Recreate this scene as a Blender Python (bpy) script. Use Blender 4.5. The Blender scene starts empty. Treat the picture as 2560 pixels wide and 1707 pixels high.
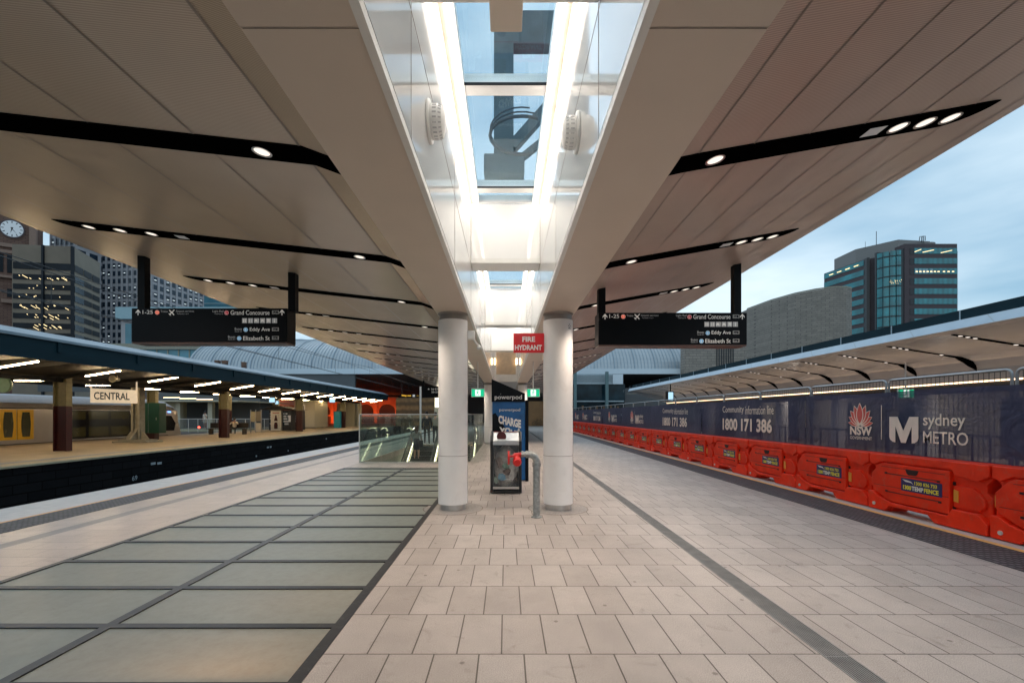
import bpy, bmesh, math, random
from mathutils import Vector, Matrix
R = math.radians
random.seed(7)
sc = bpy.context.scene
col = sc.collection

# ------------------------------------------------------------------ camera
F, VX, VY = 1137.0, 1265.0, 1035.5          # focal length and horizon point of the lens, 2560 px wide frame
cam_d = bpy.data.cameras.new("camera")
cam = bpy.data.objects.new("camera", cam_d); col.objects.link(cam); sc.camera = cam
cam.location = (0, 0, 1.6); cam.rotation_euler = (R(90), 0, 0)
cam_d.sensor_width = 36; cam_d.lens = 36 * F / 2560
cam_d.shift_x = (1280 - VX) / 2560; cam_d.shift_y = (VY - 853.5) / 2560
cam_d.clip_start = 0.05; cam_d.clip_end = 3000

# ------------------------------------------------------------------ world: dusk sky with thin cloud
w = bpy.data.worlds.new("World"); sc.world = w; w.use_nodes = True
nt = w.node_tree; nt.nodes.clear()
N = nt.nodes.new; L = nt.links.new
wo = N('ShaderNodeOutputWorld'); bg = N('ShaderNodeBackground')
sky = N('ShaderNodeTexSky'); sky.sky_type = 'NISHITA'; sky.sun_disc = False
sky.sun_elevation = R(5); sky.sun_rotation = R(200); sky.air_density = 1.2; sky.ozone_density = 3.0
tc = N('ShaderNodeTexCoord'); mp = N('ShaderNodeMapping'); mp.inputs['Scale'].default_value = (1.3, 1.0, 4.5); mp.inputs['Rotation'].default_value = (0.35, 0.25, 0.5)
nz = N('ShaderNodeTexNoise'); nz.inputs['Scale'].default_value = 1.5; nz.inputs['Detail'].default_value = 6; nz.inputs['Roughness'].default_value = 0.5
rp = N('ShaderNodeValToRGB'); rp.color_ramp.elements[0].position = 0.32; rp.color_ramp.elements[1].position = 0.72
rp.color_ramp.elements[0].color = (0.25, 0.25, 0.25, 1); rp.color_ramp.elements[1].color = (0.9, 0.9, 0.9, 1)
sc_mul = N('ShaderNodeMixRGB'); sc_mul.blend_type = 'MULTIPLY'; sc_mul.inputs[0].default_value = 1
sc_mul.inputs[2].default_value = (0.9, 1.05, 1.1, 1)
hz = N('ShaderNodeMixRGB'); hz.blend_type = 'MIX'
r2 = N('ShaderNodeValToRGB')
e = r2.color_ramp.elements; e[0].position = 0.36; e[0].color = (2.5, 4.0, 5.3, 1); e[1].position = 0.68; e[1].color = (6.2, 7.3, 8.0, 1)
L(tc.outputs['Generated'], mp.inputs[0]); L(mp.outputs[0], nz.inputs['Vector']); L(nz.outputs['Fac'], r2.inputs[0])
L(sky.outputs[0], sc_mul.inputs[1]); L(sc_mul.outputs[0], hz.inputs[1]); L(r2.outputs[0], hz.inputs[2]); hz.inputs[0].default_value = 0.85
L(hz.outputs[0], bg.inputs[0]); bg.inputs[1].default_value = 0.063
L(bg.outputs[0], wo.inputs[0])
# a very soft, weak sun: overcast dusk
sd = bpy.data.lights.new("sun", 'SUN'); sd.energy = 0.15; sd.angle = R(40); sd.color = (0.8, 0.88, 1)
so = bpy.data.objects.new("sun", sd); col.objects.link(so); so.rotation_euler = (R(50), 0, R(-160))
# render / exposure
sc.view_settings.view_transform = 'Standard'; sc.view_settings.look = 'None'; sc.view_settings.exposure = 1.32; sc.view_settings.gamma = 1
sc.cycles.use_denoising = True
sc.cycles.max_bounces = 8; sc.cycles.transparent_max_bounces = 24; sc.cycles.diffuse_bounces = 4; sc.cycles.glossy_bounces = 4
sc.cycles.sample_clamp_indirect = 4; sc.cycles.use_light_tree = True
sc.cycles.caustics_reflective = False; sc.cycles.caustics_refractive = False

def at(px, py, Y):
    """a point of the photograph at the distance Y"""
    return Vector(((px - VX) / F * Y, Y, 1.6 + (VY - py) / F * Y))

# ------------------------------------------------------------------ materials
M = {}
def mat(name, rgb, rough=0.5, metal=0.0, var=0.12, scale=6.0, bump=0.0, bscale=60.0, emit=None, spec=0.5, stretch=None):
    m = bpy.data.materials.new(name); m.use_nodes = True; t = m.node_tree; n = t.nodes; l = t.links.new
    p = n['Principled BSDF']
    p.inputs['Roughness'].default_value = rough; p.inputs['Metallic'].default_value = metal
    p.inputs['Specular IOR Level'].default_value = spec
    co = n.new('ShaderNodeTexCoord'); src = co.outputs['Object']
    if stretch:
        mpn = n.new('ShaderNodeMapping'); mpn.inputs['Scale'].default_value = stretch; l(src, mpn.inputs[0]); src = mpn.outputs[0]
    nn = n.new('ShaderNodeTexNoise'); nn.inputs['Scale'].default_value = scale; nn.inputs['Detail'].default_value = 5; l(src, nn.inputs['Vector'])
    r = n.new('ShaderNodeValToRGB'); r.color_ramp.elements[0].position = 0.25; r.color_ramp.elements[1].position = 0.75
    r.color_ramp.elements[0].color = tuple(c * (1 - var) for c in rgb) + (1,); r.color_ramp.elements[1].color = tuple(min(1, c * (1 + var)) for c in rgb) + (1,)
    l(nn.outputs['Fac'], r.inputs[0]); l(r.outputs[0], p.inputs['Base Color'])
    if bump:
        b2 = n.new('ShaderNodeTexNoise'); b2.inputs['Scale'].default_value = bscale; b2.inputs['Detail'].default_value = 3; l(src, b2.inputs['Vector'])
        bm_ = n.new('ShaderNodeBump'); bm_.inputs['Strength'].default_value = bump; bm_.inputs['Distance'].default_value = 0.01
        l(b2.outputs['Fac'], bm_.inputs['Height']); l(bm_.outputs[0], p.inputs['Normal'])
    if emit:
        p.inputs['Emission Color'].default_value = tuple(emit[:3]) + (1,); p.inputs['Emission Strength'].default_value = emit[3]
    M[name] = m
    return m
def nodes(m): return m.node_tree.nodes, m.node_tree.links.new

def brickify(m, w_, h_, mortar, c1, c2, cm, offs=0.5, axes='XY', shift=(0, 0), bump=0.3, spk=True, gum=False):
    n, l = nodes(m); p = n['Principled BSDF']
    co = n.new('ShaderNodeTexCoord'); sx = n.new('ShaderNodeSeparateXYZ'); l(co.outputs['Object'], sx.inputs[0])
    cx = n.new('ShaderNodeCombineXYZ')
    a = {'X': 0, 'Y': 1, 'Z': 2}
    for i in (0, 1):
        ad = n.new('ShaderNodeMath'); ad.operation = 'ADD'; ad.inputs[1].default_value = shift[i]; l(sx.outputs[a[axes[i]]], ad.inputs[0]); l(ad.outputs[0], cx.inputs[i])
    b = n.new('ShaderNodeTexBrick'); b.inputs['Scale'].default_value = 1; b.inputs['Brick Width'].default_value = w_; b.inputs['Row Height'].default_value = h_
    b.inputs['Mortar Size'].default_value = mortar; b.offset = offs; b.inputs['Mortar Smooth'].default_value = 0.2
    b.inputs['Color1'].default_value = c1 + (1,); b.inputs['Color2'].default_value = c2 + (1,); b.inputs['Mortar'].default_value = cm + (1,)
    l(cx.outputs[0], b.inputs['Vector'])
    last = b.outputs['Color']
    if spk:
        nn = n.new('ShaderNodeTexNoise'); nn.inputs['Scale'].default_value = 1.1; nn.inputs['Detail'].default_value = 8; nn.inputs['Roughness'].default_value = 0.72; l(co.outputs['Object'], nn.inputs['Vector'])
        r = n.new('ShaderNodeValToRGB'); r.color_ramp.elements[0].position = 0.3; r.color_ramp.elements[1].position = 0.7
        r.color_ramp.elements[0].color = (0.80, 0.79, 0.78, 1); r.color_ramp.elements[1].color = (1.06, 1.05, 1.04, 1)
        l(nn.outputs['Fac'], r.inputs[0])
        mx = n.new('ShaderNodeMixRGB'); mx.blend_type = 'MULTIPLY'; mx.inputs[0].default_value = 1; l(last, mx.inputs[1]); l(r.outputs[0], mx.inputs[2]); last = mx.outputs[0]
        n3 = n.new('ShaderNodeTexNoise'); n3.inputs['Scale'].default_value = 160; n3.inputs['Detail'].default_value = 2; l(co.outputs['Object'], n3.inputs['Vector'])
        r3 = n.new('ShaderNodeValToRGB'); r3.color_ramp.elements[0].position = 0.35; r3.color_ramp.elements[1].position = 0.65
        r3.color_ramp.elements[0].color = (0.72, 0.72, 0.72, 1); r3.color_ramp.elements[1].color = (1.18, 1.18, 1.18, 1); l(n3.outputs['Fac'], r3.inputs[0])
        m3 = n.new('ShaderNodeMixRGB'); m3.blend_type = 'MULTIPLY'; m3.inputs[0].default_value = 1; l(last, m3.inputs[1]); l(r3.outputs[0], m3.inputs[2]); last = m3.outputs[0]
    if gum:
        v = n.new('ShaderNodeTexVoronoi'); v.voronoi_dimensions = '2D'; v.inputs['Scale'].default_value = 1.1; l(co.outputs['Object'], v.inputs['Vector'])
        rg = n.new('ShaderNodeValToRGB'); rg.color_ramp.elements[0].position = 0.013; rg.color_ramp.elements[1].position = 0.022
        rg.color_ramp.elements[0].color = (0.55, 0.53, 0.51, 1); rg.color_ramp.elements[1].color = (1, 1, 1, 1); l(v.outputs['Distance'], rg.inputs[0])
        mg = n.new('ShaderNodeMixRGB'); mg.blend_type = 'MULTIPLY'; mg.inputs[0].default_value = 1; l(last, mg.inputs[1]); l(rg.outputs[0], mg.inputs[2]); last = mg.outputs[0]
        ns = n.new('ShaderNodeTexNoise'); ns.inputs['Scale'].default_value = 5; ns.inputs['Detail'].default_value = 6; ns.inputs['Distortion'].default_value = 1.5; l(co.outputs['Object'], ns.inputs['Vector'])
        rs = n.new('ShaderNodeValToRGB'); rs.color_ramp.elements[0].position = 0.60; rs.color_ramp.elements[1].position = 0.80
        rs.color_ramp.elements[0].color = (1, 1, 1, 1); rs.color_ramp.elements[1].color = (0.72, 0.70, 0.68, 1); l(ns.outputs['Fac'], rs.inputs[0])
        ms = n.new('ShaderNodeMixRGB'); ms.blend_type = 'MULTIPLY'; ms.inputs[0].default_value = 1; l(last, ms.inputs[1]); l(rs.outputs[0], ms.inputs[2]); last = ms.outputs[0]
    l(last, p.inputs['Base Color'])
    bm_ = n.new('ShaderNodeBump'); bm_.inputs['Strength'].default_value = bump; bm_.inputs['Distance'].default_value = 0.004; bm_.invert = True
    l(b.outputs['Fac'], bm_.inputs['Height']); l(bm_.outputs[0], p.inputs['Normal'])
    return m

def stripes(m, axis, period, lo, hi, duty=0.5):
    """fine dark lines across a surface (perforation rows, ribs)"""
    n, l = nodes(m); p = n['Principled BSDF']
    co = n.new('ShaderNodeTexCoord'); sx = n.new('ShaderNodeSeparateXYZ'); l(co.outputs['Object'], sx.inputs[0])
    src = p.inputs['Base Color'].links[0].from_socket
    k = n.new('ShaderNodeMath'); k.operation = 'MULTIPLY'; k.inputs[1].default_value = 2 * math.pi / period; l(sx.outputs['XYZ'.index(axis)], k.inputs[0])
    s = n.new('ShaderNodeMath'); s.operation = 'SINE'; l(k.outputs[0], s.inputs[0])
    r = n.new('ShaderNodeMapRange'); r.inputs[1].default_value = -1; r.inputs[2].default_value = 1; r.inputs[3].default_value = lo; r.inputs[4].default_value = hi; l(s.outputs[0], r.inputs[0])
    mx = n.new('ShaderNodeMixRGB'); mx.blend_type = 'MULTIPLY'; mx.inputs[0].default_value = 1; l(src, mx.inputs[1]); l(r.outputs[0], mx.inputs[2]); l(mx.outputs[0], p.inputs['Base Color'])
    return m

def glassy(name, tint, gloss=0.12, rough=0.02, haze=0.0):
    m = bpy.data.materials.new(name); m.use_nodes = True; n = m.node_tree.nodes; l = m.node_tree.links.new; n.clear()
    o = n.new('ShaderNodeOutputMaterial'); tr = n.new('ShaderNodeBsdfTransparent'); tr.inputs[0].default_value = tint + (1,)
    g = n.new('ShaderNodeBsdfGlossy'); g.inputs['Roughness'].default_value = rough
    lw = n.new('ShaderNodeLayerWeight'); lw.inputs[0].default_value = 0.25
    mr = n.new('ShaderNodeMapRange'); mr.inputs[3].default_value = gloss * 0.4; mr.inputs[4].default_value = min(1, gloss * 5); l(lw.outputs['Fresnel'], mr.inputs[0])
    a = n.new('ShaderNodeMixShader'); l(mr.outputs[0], a.inputs[0]); l(tr.outputs[0], a.inputs[1]); l(g.outputs[0], a.inputs[2]); last = a.outputs[0]
    if haze:
        d = n.new('ShaderNodeBsdfDiffuse'); d.inputs[0].default_value = (0.5, 0.5, 0.5, 1)
        nz_ = n.new('ShaderNodeTexNoise'); nz_.inputs['Scale'].default_value = 3
        mm = n.new('ShaderNodeMath'); mm.operation = 'MULTIPLY'; mm.inputs[1].default_value = haze * 2; l(nz_.outputs['Fac'], mm.inputs[0])
        b = n.new('ShaderNodeMixShader'); l(mm.outputs[0], b.inputs[0]); l(last, b.inputs[1]); l(d.outputs[0], b.inputs[2]); last = b.outputs[0]
    l(last, o.inputs[0]); M[name] = m; return m

def lamp(name, rgb, strength):
    m = bpy.data.materials.new(name); m.use_nodes = True; n = m.node_tree.nodes; l = m.node_tree.links.new; n.clear()
    o = n.new('ShaderNodeOutputMaterial'); e_ = n.new('ShaderNodeEmission'); e_.inputs[0].default_value = rgb + (1,); e_.inputs[1].default_value = strength
    l(e_.outputs[0], o.inputs[0]); M[name] = m; return m

brickify(mat('paver', (0.42, 0.37, 0.335), 0.45, spec=0.35), 0.3, 0.6, 0.0055, (0.475, 0.43, 0.40), (0.41, 0.365, 0.335), (0.11, 0.09, 0.075), shift=(0.03 + 30, -0.04 + 30), gum=True)
brickify(mat('paver_fine', (0.48, 0.42, 0.38), 0.34, spec=0.5), 0.6, 0.3, 0.004, (0.54, 0.455, 0.41), (0.47, 0.395, 0.355), (0.22, 0.19, 0.17), shift=(30, 30), gum=True)
mat('edge_stone', (0.55, 0.50, 0.47), 0.5, bump=0.2); mat('grey_strip', (0.25, 0.225, 0.215), 0.45, var=0.2, scale=3, bump=0.2)
mat('orange_line', (0.75, 0.36, 0.14), 0.5, var=0.2, scale=20); mat('yellow_line', (0.85, 0.48, 0.14), 0.5, var=0.2, scale=20)
mat('inset_stone', (0.31, 0.28, 0.26), 0.4, var=0.3, scale=30)
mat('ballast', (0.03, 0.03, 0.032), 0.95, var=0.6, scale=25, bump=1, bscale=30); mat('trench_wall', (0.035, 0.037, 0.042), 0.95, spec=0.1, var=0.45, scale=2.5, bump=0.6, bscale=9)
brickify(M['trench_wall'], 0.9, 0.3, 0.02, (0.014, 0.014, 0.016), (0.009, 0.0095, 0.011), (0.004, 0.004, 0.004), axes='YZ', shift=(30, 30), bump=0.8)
mat('asphalt', (0.05, 0.05, 0.052), 0.9, var=0.3)
mat('tan_platform', (0.50, 0.38, 0.23), 0.6, var=0.15, scale=1.2, bump=0.2)
mat('tactile', (0.060, 0.056, 0.058), 0.6, spec=0.2, var=0.35, scale=9)
def tactile_dots():
    m = M['tactile']; n, l = nodes(m); p = n['Principled BSDF']
    co = n.new('ShaderNodeTexCoord'); v = n.new('ShaderNodeTexVoronoi'); v.inputs['Scale'].default_value = 13; v.inputs['Randomness'].default_value = 0.0
    l(co.outputs['Object'], v.inputs['Vector']); r = n.new('ShaderNodeValToRGB'); r.color_ramp.elements[0].position = 0.25; r.color_ramp.elements[1].position = 0.45
    r.color_ramp.elements[0].color = (2.3, 2.3, 2.3, 1); r.color_ramp.elements[1].color = (0.6, 0.6, 0.6, 1); l(v.outputs['Distance'], r.inputs[0])
    src = p.inputs['Base Color'].links[0].from_socket; mx = n.new('ShaderNodeMixRGB'); mx.blend_type = 'MULTIPLY'; mx.inputs[0].default_value = 1
    l(src, mx.inputs[1]); l(r.outputs[0], mx.inputs[2]); l(mx.outputs[0], p.inputs['Base Color'])
    b = n.new('ShaderNodeBump'); b.inputs['Strength'].default_value = 0.7; b.inputs['Distance'].default_value = 0.006; b.invert = True; l(v.outputs['Distance'], b.inputs['Height']); l(b.outputs[0], p.inputs['Normal'])
tactile_dots()
stripes(mat('soffit_left', (0.58, 0.485, 0.385), 0.23, var=0.05, scale=1.5, spec=0.55), 'Y', 0.014, 0.76, 1.03)
stripes(mat('soffit_right', (0.62, 0.505, 0.44), 0.22, var=0.05, scale=1.5, spec=0.55), 'Y', 0.014, 0.76, 1.03)
mat('soffit_smooth', (0.66, 0.565, 0.475), 0.42, var=0.03, scale=2, bump=0.12, bscale=220)
mat('soffit_far', (0.68, 0.63, 0.60), 0.22, var=0.08, scale=1.2, spec=0.5, bump=0.15, bscale=1.5)
mat('seam', (0.20, 0.16, 0.125), 0.5); mat('panel_seam', (0.25, 0.205, 0.17), 0.4); mat('slot_black', (0.0015, 0.0015, 0.0015), 0.8, spec=0.0)
mat('white_panel', (0.90, 0.895, 0.88), 0.05, var=0.02, scale=1, spec=0.5)
mat('white_matt', (0.80, 0.79, 0.76), 0.35, var=0.04); mat('white_metal', (0.90, 0.88, 0.865), 0.3, var=0.04, scale=2, bump=0.06, bscale=200)
mat('roof_top', (0.5, 0.55, 0.6), 0.5); mat('steel', (0.55, 0.54, 0.52), 0.28, 0.9, var=0.12, scale=12); mat('brass', (0.27, 0.245, 0.225), 0.35, 0.8)
mat('gantry_grey', (0.16, 0.20, 0.21), 0.5, var=0.2, scale=3); mat('cable_grey', (0.15, 0.15, 0.15), 0.5)
glassy('roof_glass', (0.90, 0.97, 1.0), 0.025); glassy('glass', (0.84, 0.90, 0.84), 0.07, haze=0.03); glassy('lens', (0.9, 0.92, 0.92), 0.1, haze=0.08)
glassy('bin_clear', (0.93, 0.93, 0.92), 0.05, haze=0.16)
lamp('strip_light', (1, 0.89, 0.77), 9.0); lamp('downlight', (1, 0.88, 0.76), 0.5); lamp('tube_light', (1, 0.72, 0.40), 34.0)
lamp('warm_strip', (1, 0.66, 0.40), 1.6); lamp('warm_lamp', (1, 0.66, 0.35), 3.0); lamp('win_lit', (1, 0.78, 0.42), 1.0); lamp('win_cool', (0.8, 0.95, 1.0), 0.5)
lamp('screen', (0.45, 0.72, 0.9), 0.5); lamp('exit_green', (0.012, 0.42, 0.20), 0.6); lamp('exit_white', (0.9, 1.0, 0.95), 0.6); lamp('red_lamp', (1, 0.05, 0.03), 4)
lamp('esc_light', (1, 0.90, 0.66), 3.5); lamp('blue_lamp', (0.1, 0.3, 1), 3)
lamp('clock_face', (0.62, 0.80, 0.95), 0.20)
mat('black_sign', (0.004, 0.004, 0.005), 0.4, var=0.2, spec=0.12); mat('pole_black', (0.005, 0.005, 0.006), 0.5, spec=0.15); mat('sign_base', (0.10, 0.05, 0.035), 0.4)
mat('sign_white', (0.80, 0.78, 0.74), 0.5, emit=(0.8, 0.76, 0.70, 0.08)); mat('sign_grey', (0.42, 0.41, 0.40), 0.5, emit=(0.4, 0.4, 0.4, 0.1)); mat('sign_orange', (0.75, 0.17, 0.09), 0.5, emit=(0.8, 0.15, 0.08, 0.25)); mat('sign_red', (0.5, 0.03, 0.05), 0.5, emit=(0.5, 0.03, 0.05, 0.15)); mat('sign_blue', (0.12, 0.35, 0.6), 0.5, emit=(0.15, 0.4, 0.6, 0.2))
mat('way_yellow', (0.9, 0.55, 0.04), 0.5, emit=(0.95, 0.5, 0.04, 0.5))
mat('fire_red', (0.72, 0.012, 0.02), 0.35, var=0.04); mat('paint_white', (0.85, 0.83, 0.80), 0.5, var=0.03)
mat('hydrant_red', (0.60, 0.015, 0.012), 0.3, var=0.15, scale=20); mat('galv', (0.33, 0.345, 0.34), 0.45, 0.6, var=0.35, scale=18, bump=0.15)
mat('barrier', (0.95, 0.033, 0.005), 0.5, spec=0.28, var=0.22, scale=3.5, bump=0.15, bscale=14); mat('barrier_dark', (0.03, 0.006, 0.004), 0.7); mat('barrier_groove', (0.19, 0.02, 0.012), 0.6)
mat('reflector', (0.85, 0.32, 0.03), 0.3); mat('plug_white', (0.6, 0.55, 0.5), 0.5)
mat('navy_sticker', (0.02, 0.015, 0.12), 0.4); mat('sticker_yellow', (0.9, 0.75, 0.06), 0.5); mat('sticker_white', (0.8, 0.78, 0.72), 0.5)
mat('banner_white', (0.80, 0.68, 0.58), 0.8, var=0.06, scale=5); mat('banner_red', (0.62, 0.10, 0.08), 0.8, var=0.1)
mat('fence_steel', (0.36, 0.37, 0.38), 0.4, 0.7, var=0.2); mat('plastic_black', (0.012, 0.012, 0.013), 0.4)
mat('pod_blue', (0.010, 0.11, 0.32), 0.35, var=0.35, scale=3); mat('pod_black', (0.004, 0.005, 0.008), 0.4, spec=0.15)
mat('bag_clear', (0.50, 0.47, 0.44), 0.35, var=0.5, scale=14, bump=0.8, bscale=18); mat('rubbish_white', (0.6, 0.58, 0.55), 0.6, var=0.3, scale=20); mat('rubbish_blue', (0.18, 0.42, 0.6), 0.5); mat('rubbish_brown', (0.10, 0.06, 0.045), 0.6, var=0.4); mat('rubbish_green', (0.12, 0.22, 0.17), 0.6, var=0.4)
mat('bin_red', (0.10, 0.01, 0.01), 0.3)
mat('fascia_green', (0.004, 0.022, 0.031), 0.6, spec=0.15, var=0.25, scale=2, stretch=(1, 0.2, 1)); mat('old_roof', (0.19, 0.25, 0.29), 0.5, var=0.2, scale=1.5); mat('gutter_pale', (0.40, 0.50, 0.58), 0.4, var=0.1, scale=2)
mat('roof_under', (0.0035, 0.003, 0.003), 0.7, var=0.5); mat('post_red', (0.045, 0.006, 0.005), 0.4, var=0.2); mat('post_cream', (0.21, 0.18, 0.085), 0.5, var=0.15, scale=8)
mat('concrete', (0.30, 0.28, 0.22), 0.7, var=0.25, scale=5, bump=0.3); mat('concrete_pale', (0.42, 0.38, 0.26), 0.7, var=0.1)
mat('train_steel', (0.50, 0.47, 0.46), 0.35, 0.7, var=0.06, scale=2); mat('train_roof', (0.36, 0.38, 0.42), 0.4, var=0.1); mat('train_dark', (0.008, 0.009, 0.011), 0.2); mat('train_yellow', (0.72, 0.42, 0.02), 0.4, var=0.05); mat('train_glass', (0.016, 0.014, 0.006), 0.15, var=0.8, scale=2.5, emit=(0.32, 0.24, 0.07, 0.018))
mat('cream_paint', (0.50, 0.45, 0.33), 0.5, var=0.05); mat('central_sign', (0.62, 0.52, 0.40), 0.5, emit=(0.75, 0.6, 0.42, 0.25)); mat('letter_black', (0.01, 0.01, 0.01), 0.5)
mat('green_cabinet', (0.008, 0.06, 0.035), 0.4, var=0.1); mat('teal_paint', (0.02, 0.28, 0.34), 0.4); mat('clock_green', (0.22, 0.36, 0.27), 0.5)
mat('vend_white', (0.7, 0.65, 0.55), 0.4); mat('vend_red', (0.5, 0.03, 0.02), 0.4); mat('cola', (0.05, 0.008, 0.006), 0.3)
mat('vault_metal', (0.43, 0.46, 0.48), 0.38, 0.25, var=0.10, scale=0.35); mat('vault_fascia', (0.62, 0.70, 0.76), 0.45, var=0.04, scale=0.3); mat('dark_soffit', (0.10, 0.105, 0.11), 0.7, var=0.15, scale=0.2)
mat('seam_metal', (0.30, 0.37, 0.43), 0.45, var=0.05)
mat('louvre', (0.36, 0.43, 0.47), 0.5); mat('dark_glass', (0.008, 0.022, 0.030), 0.12, var=0.8, scale=0.7, spec=0.25); mat('teal_post', (0.10, 0.17, 0.18), 0.5)
brickify(mat('stone_brick', (0.2, 0.18, 0.16), 0.8), 0.95, 0.34, 0.035, (0.34, 0.30, 0.26), (0.27, 0.24, 0.21), (0.19, 0.17, 0.15), axes='XZ', shift=(300, 30), bump=0.3)
mat('purple_art', (0.15, 0.105, 0.12), 0.8, var=0.5, scale=0.8)
mat('tower_brown', (0.062, 0.042, 0.047), 0.6, var=0.1, scale=0.3); mat('tower_glass', (0.008, 0.22, 0.25), 0.25, var=0.35, scale=0.25, spec=0.8); mat('tower_cap', (0.22, 0.215, 0.21), 0.7)
stripes(M['tower_glass'], 'X', 2.2, 0.72, 1.1)
mat('tower_dark', (0.008, 0.010, 0.014), 0.3)
mat('office_brown', (0.20, 0.16, 0.12), 0.8, var=0.12, scale=0.3); mat('office_glass', (0.008, 0.011, 0.016), 0.35, spec=0.15, var=0.5, scale=0.2); mat('office_side', (0.24, 0.205, 0.16), 0.8, var=0.12, scale=0.3)
mat('grid_white', (0.40, 0.385, 0.40), 0.7, var=0.1, scale=0.2); mat('grid_glass', (0.012, 0.024, 0.040), 0.2, var=0.7, scale=0.25); mat('teal_glass', (0.09, 0.24, 0.30), 0.2, var=0.3, scale=0.2); mat('pale_teal', (0.30, 0.45, 0.50), 0.5)
brickify(mat('clock_brick', (0.2, 0.1, 0.07), 0.85), 1.4, 0.55, 0.06, (0.20, 0.115, 0.085), (0.15, 0.08, 0.06), (0.09, 0.055, 0.045), axes='XZ', shift=(300, 30)); mat('clock_trim', (0.26, 0.17, 0.13), 0.8, var=0.2)
mat('facade', (0.45, 0.25, 0.14), 0.8, var=0.25, scale=1); mat('hoarding', (0.16, 0.09, 0.035), 0.6, var=0.4, scale=2); stripes(M['hoarding'], 'Z', 1.1, 0.45, 1.3)
mat('hoarding_brown', (0.24, 0.125, 0.05), 0.7, var=0.2, scale=1); mat('slat_wood', (0.75, 0.60, 0.42), 0.5)
mat('escalator_steel', (0.42, 0.40, 0.34), 0.25, 0.85, var=0.1); mat('step_dark', (0.025, 0.027, 0.025), 0.5); mat('rubber', (0.008, 0.008, 0.009), 0.3); mat('shaft', (0.32, 0.30, 0.24), 0.35, var=0.2, scale=1)
mat('skin', (0.48, 0.28, 0.20), 0.5); mat('hair_brown', (0.09, 0.04, 0.02), 0.5); mat('hair_dark', (0.015, 0.010, 0.008), 0.5); mat('cloth_grey', (0.30, 0.30, 0.28), 0.8, var=0.2, scale=30); mat('cloth_black', (0.012, 0.012, 0.014), 0.8); mat('cloth_white', (0.62, 0.55, 0.45), 0.8); mat('trouser_dark', (0.03, 0.028, 0.027), 0.8); mat('denim', (0.06, 0.07, 0.10), 0.8); mat('shoe_white', (0.6, 0.55, 0.48), 0.6)
mat('wire_dark', (0.02, 0.025, 0.03), 0.5); mat('bench_dark', (0.03, 0.022, 0.016), 0.4)
def pane_mat():
    m = mat('pane_frosted', (0.27, 0.305, 0.285), 0.34, var=0.10, scale=1.3, bump=0.05, bscale=90, spec=0.5); n, l = nodes(m)
    p = n['Principled BSDF']; o = n['Material Output']
    co = n.new('ShaderNodeTexCoord'); ns = n.new('ShaderNodeTexNoise'); ns.inputs['Scale'].default_value = 9; ns.inputs['Detail'].default_value = 8; ns.inputs['Roughness'].default_value = 0.75; l(co.outputs['Object'], ns.inputs['Vector'])
    rs = n.new('ShaderNodeValToRGB'); rs.color_ramp.elements[0].position = 0.42; rs.color_ramp.elements[1].position = 0.80; rs.color_ramp.elements[0].color = (1, 1, 1, 1); rs.color_ramp.elements[1].color = (0.66, 0.64, 0.61, 1); l(ns.outputs['Fac'], rs.inputs[0])
    src = p.inputs['Base Color'].links[0].from_socket; mx = n.new('ShaderNodeMixRGB'); mx.blend_type = 'MULTIPLY'; mx.inputs[0].default_value = 1; l(src, mx.inputs[1]); l(rs.outputs[0], mx.inputs[2]); l(mx.outputs[0], p.inputs['Base Color'])
    t = n.new('ShaderNodeBsdfTranslucent'); t.inputs[0].default_value = (0.55, 0.50, 0.38, 1)
    x = n.new('ShaderNodeMixShader'); x.inputs[0].default_value = 0.24; l(p.outputs[0], x.inputs[1]); l(t.outputs[0], x.inputs[2]); l(x.outputs[0], o.inputs[0])
pane_mat(); mat('drain_steel', (0.24, 0.23, 0.22), 0.45, 0.2, var=0.2, scale=8); mat('floor_bar', (0.022, 0.021, 0.022), 0.4, var=0.3, scale=20)
def cloth_mat():
    m = bpy.data.materials.new('banner_cloth'); m.use_nodes = True; n = m.node_tree.nodes; l = m.node_tree.links.new; p = n['Principled BSDF']; o = n['Material Output']
    co = n.new('ShaderNodeTexCoord'); nn = n.new('ShaderNodeTexNoise'); nn.inputs['Scale'].default_value = 0.7; nn.inputs['Detail'].default_value = 6; l(co.outputs['Object'], nn.inputs['Vector'])
    r = n.new('ShaderNodeValToRGB'); r.color_ramp.elements[0].position = 0.3; r.color_ramp.elements[1].position = 0.75
    r.color_ramp.elements[0].color = (0.030, 0.034, 0.078, 1); r.color_ramp.elements[1].color = (0.056, 0.056, 0.112, 1); l(nn.outputs['Fac'], r.inputs[0]); l(r.outputs[0], p.inputs['Base Color']); p.inputs['Roughness'].default_value = 0.85
    nb = n.new('ShaderNodeTexNoise'); nb.inputs['Scale'].default_value = 2.2; nb.inputs['Distortion'].default_value = 2.5; l(co.outputs['Object'], nb.inputs['Vector']); bb = n.new('ShaderNodeBump'); bb.inputs['Strength'].default_value = 0.45; bb.inputs['Distance'].default_value = 0.08; l(nb.outputs['Fac'], bb.inputs['Height']); l(bb.outputs[0], p.inputs['Normal'])
    t = n.new('ShaderNodeBsdfTransparent'); x = n.new('ShaderNodeMixShader'); x.inputs[0].default_value = 0.86; l(t.outputs[0], x.inputs[1]); l(p.outputs[0], x.inputs[2]); l(x.outputs[0], o.inputs[0]); M['banner_cloth'] = m
cloth_mat()

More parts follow.
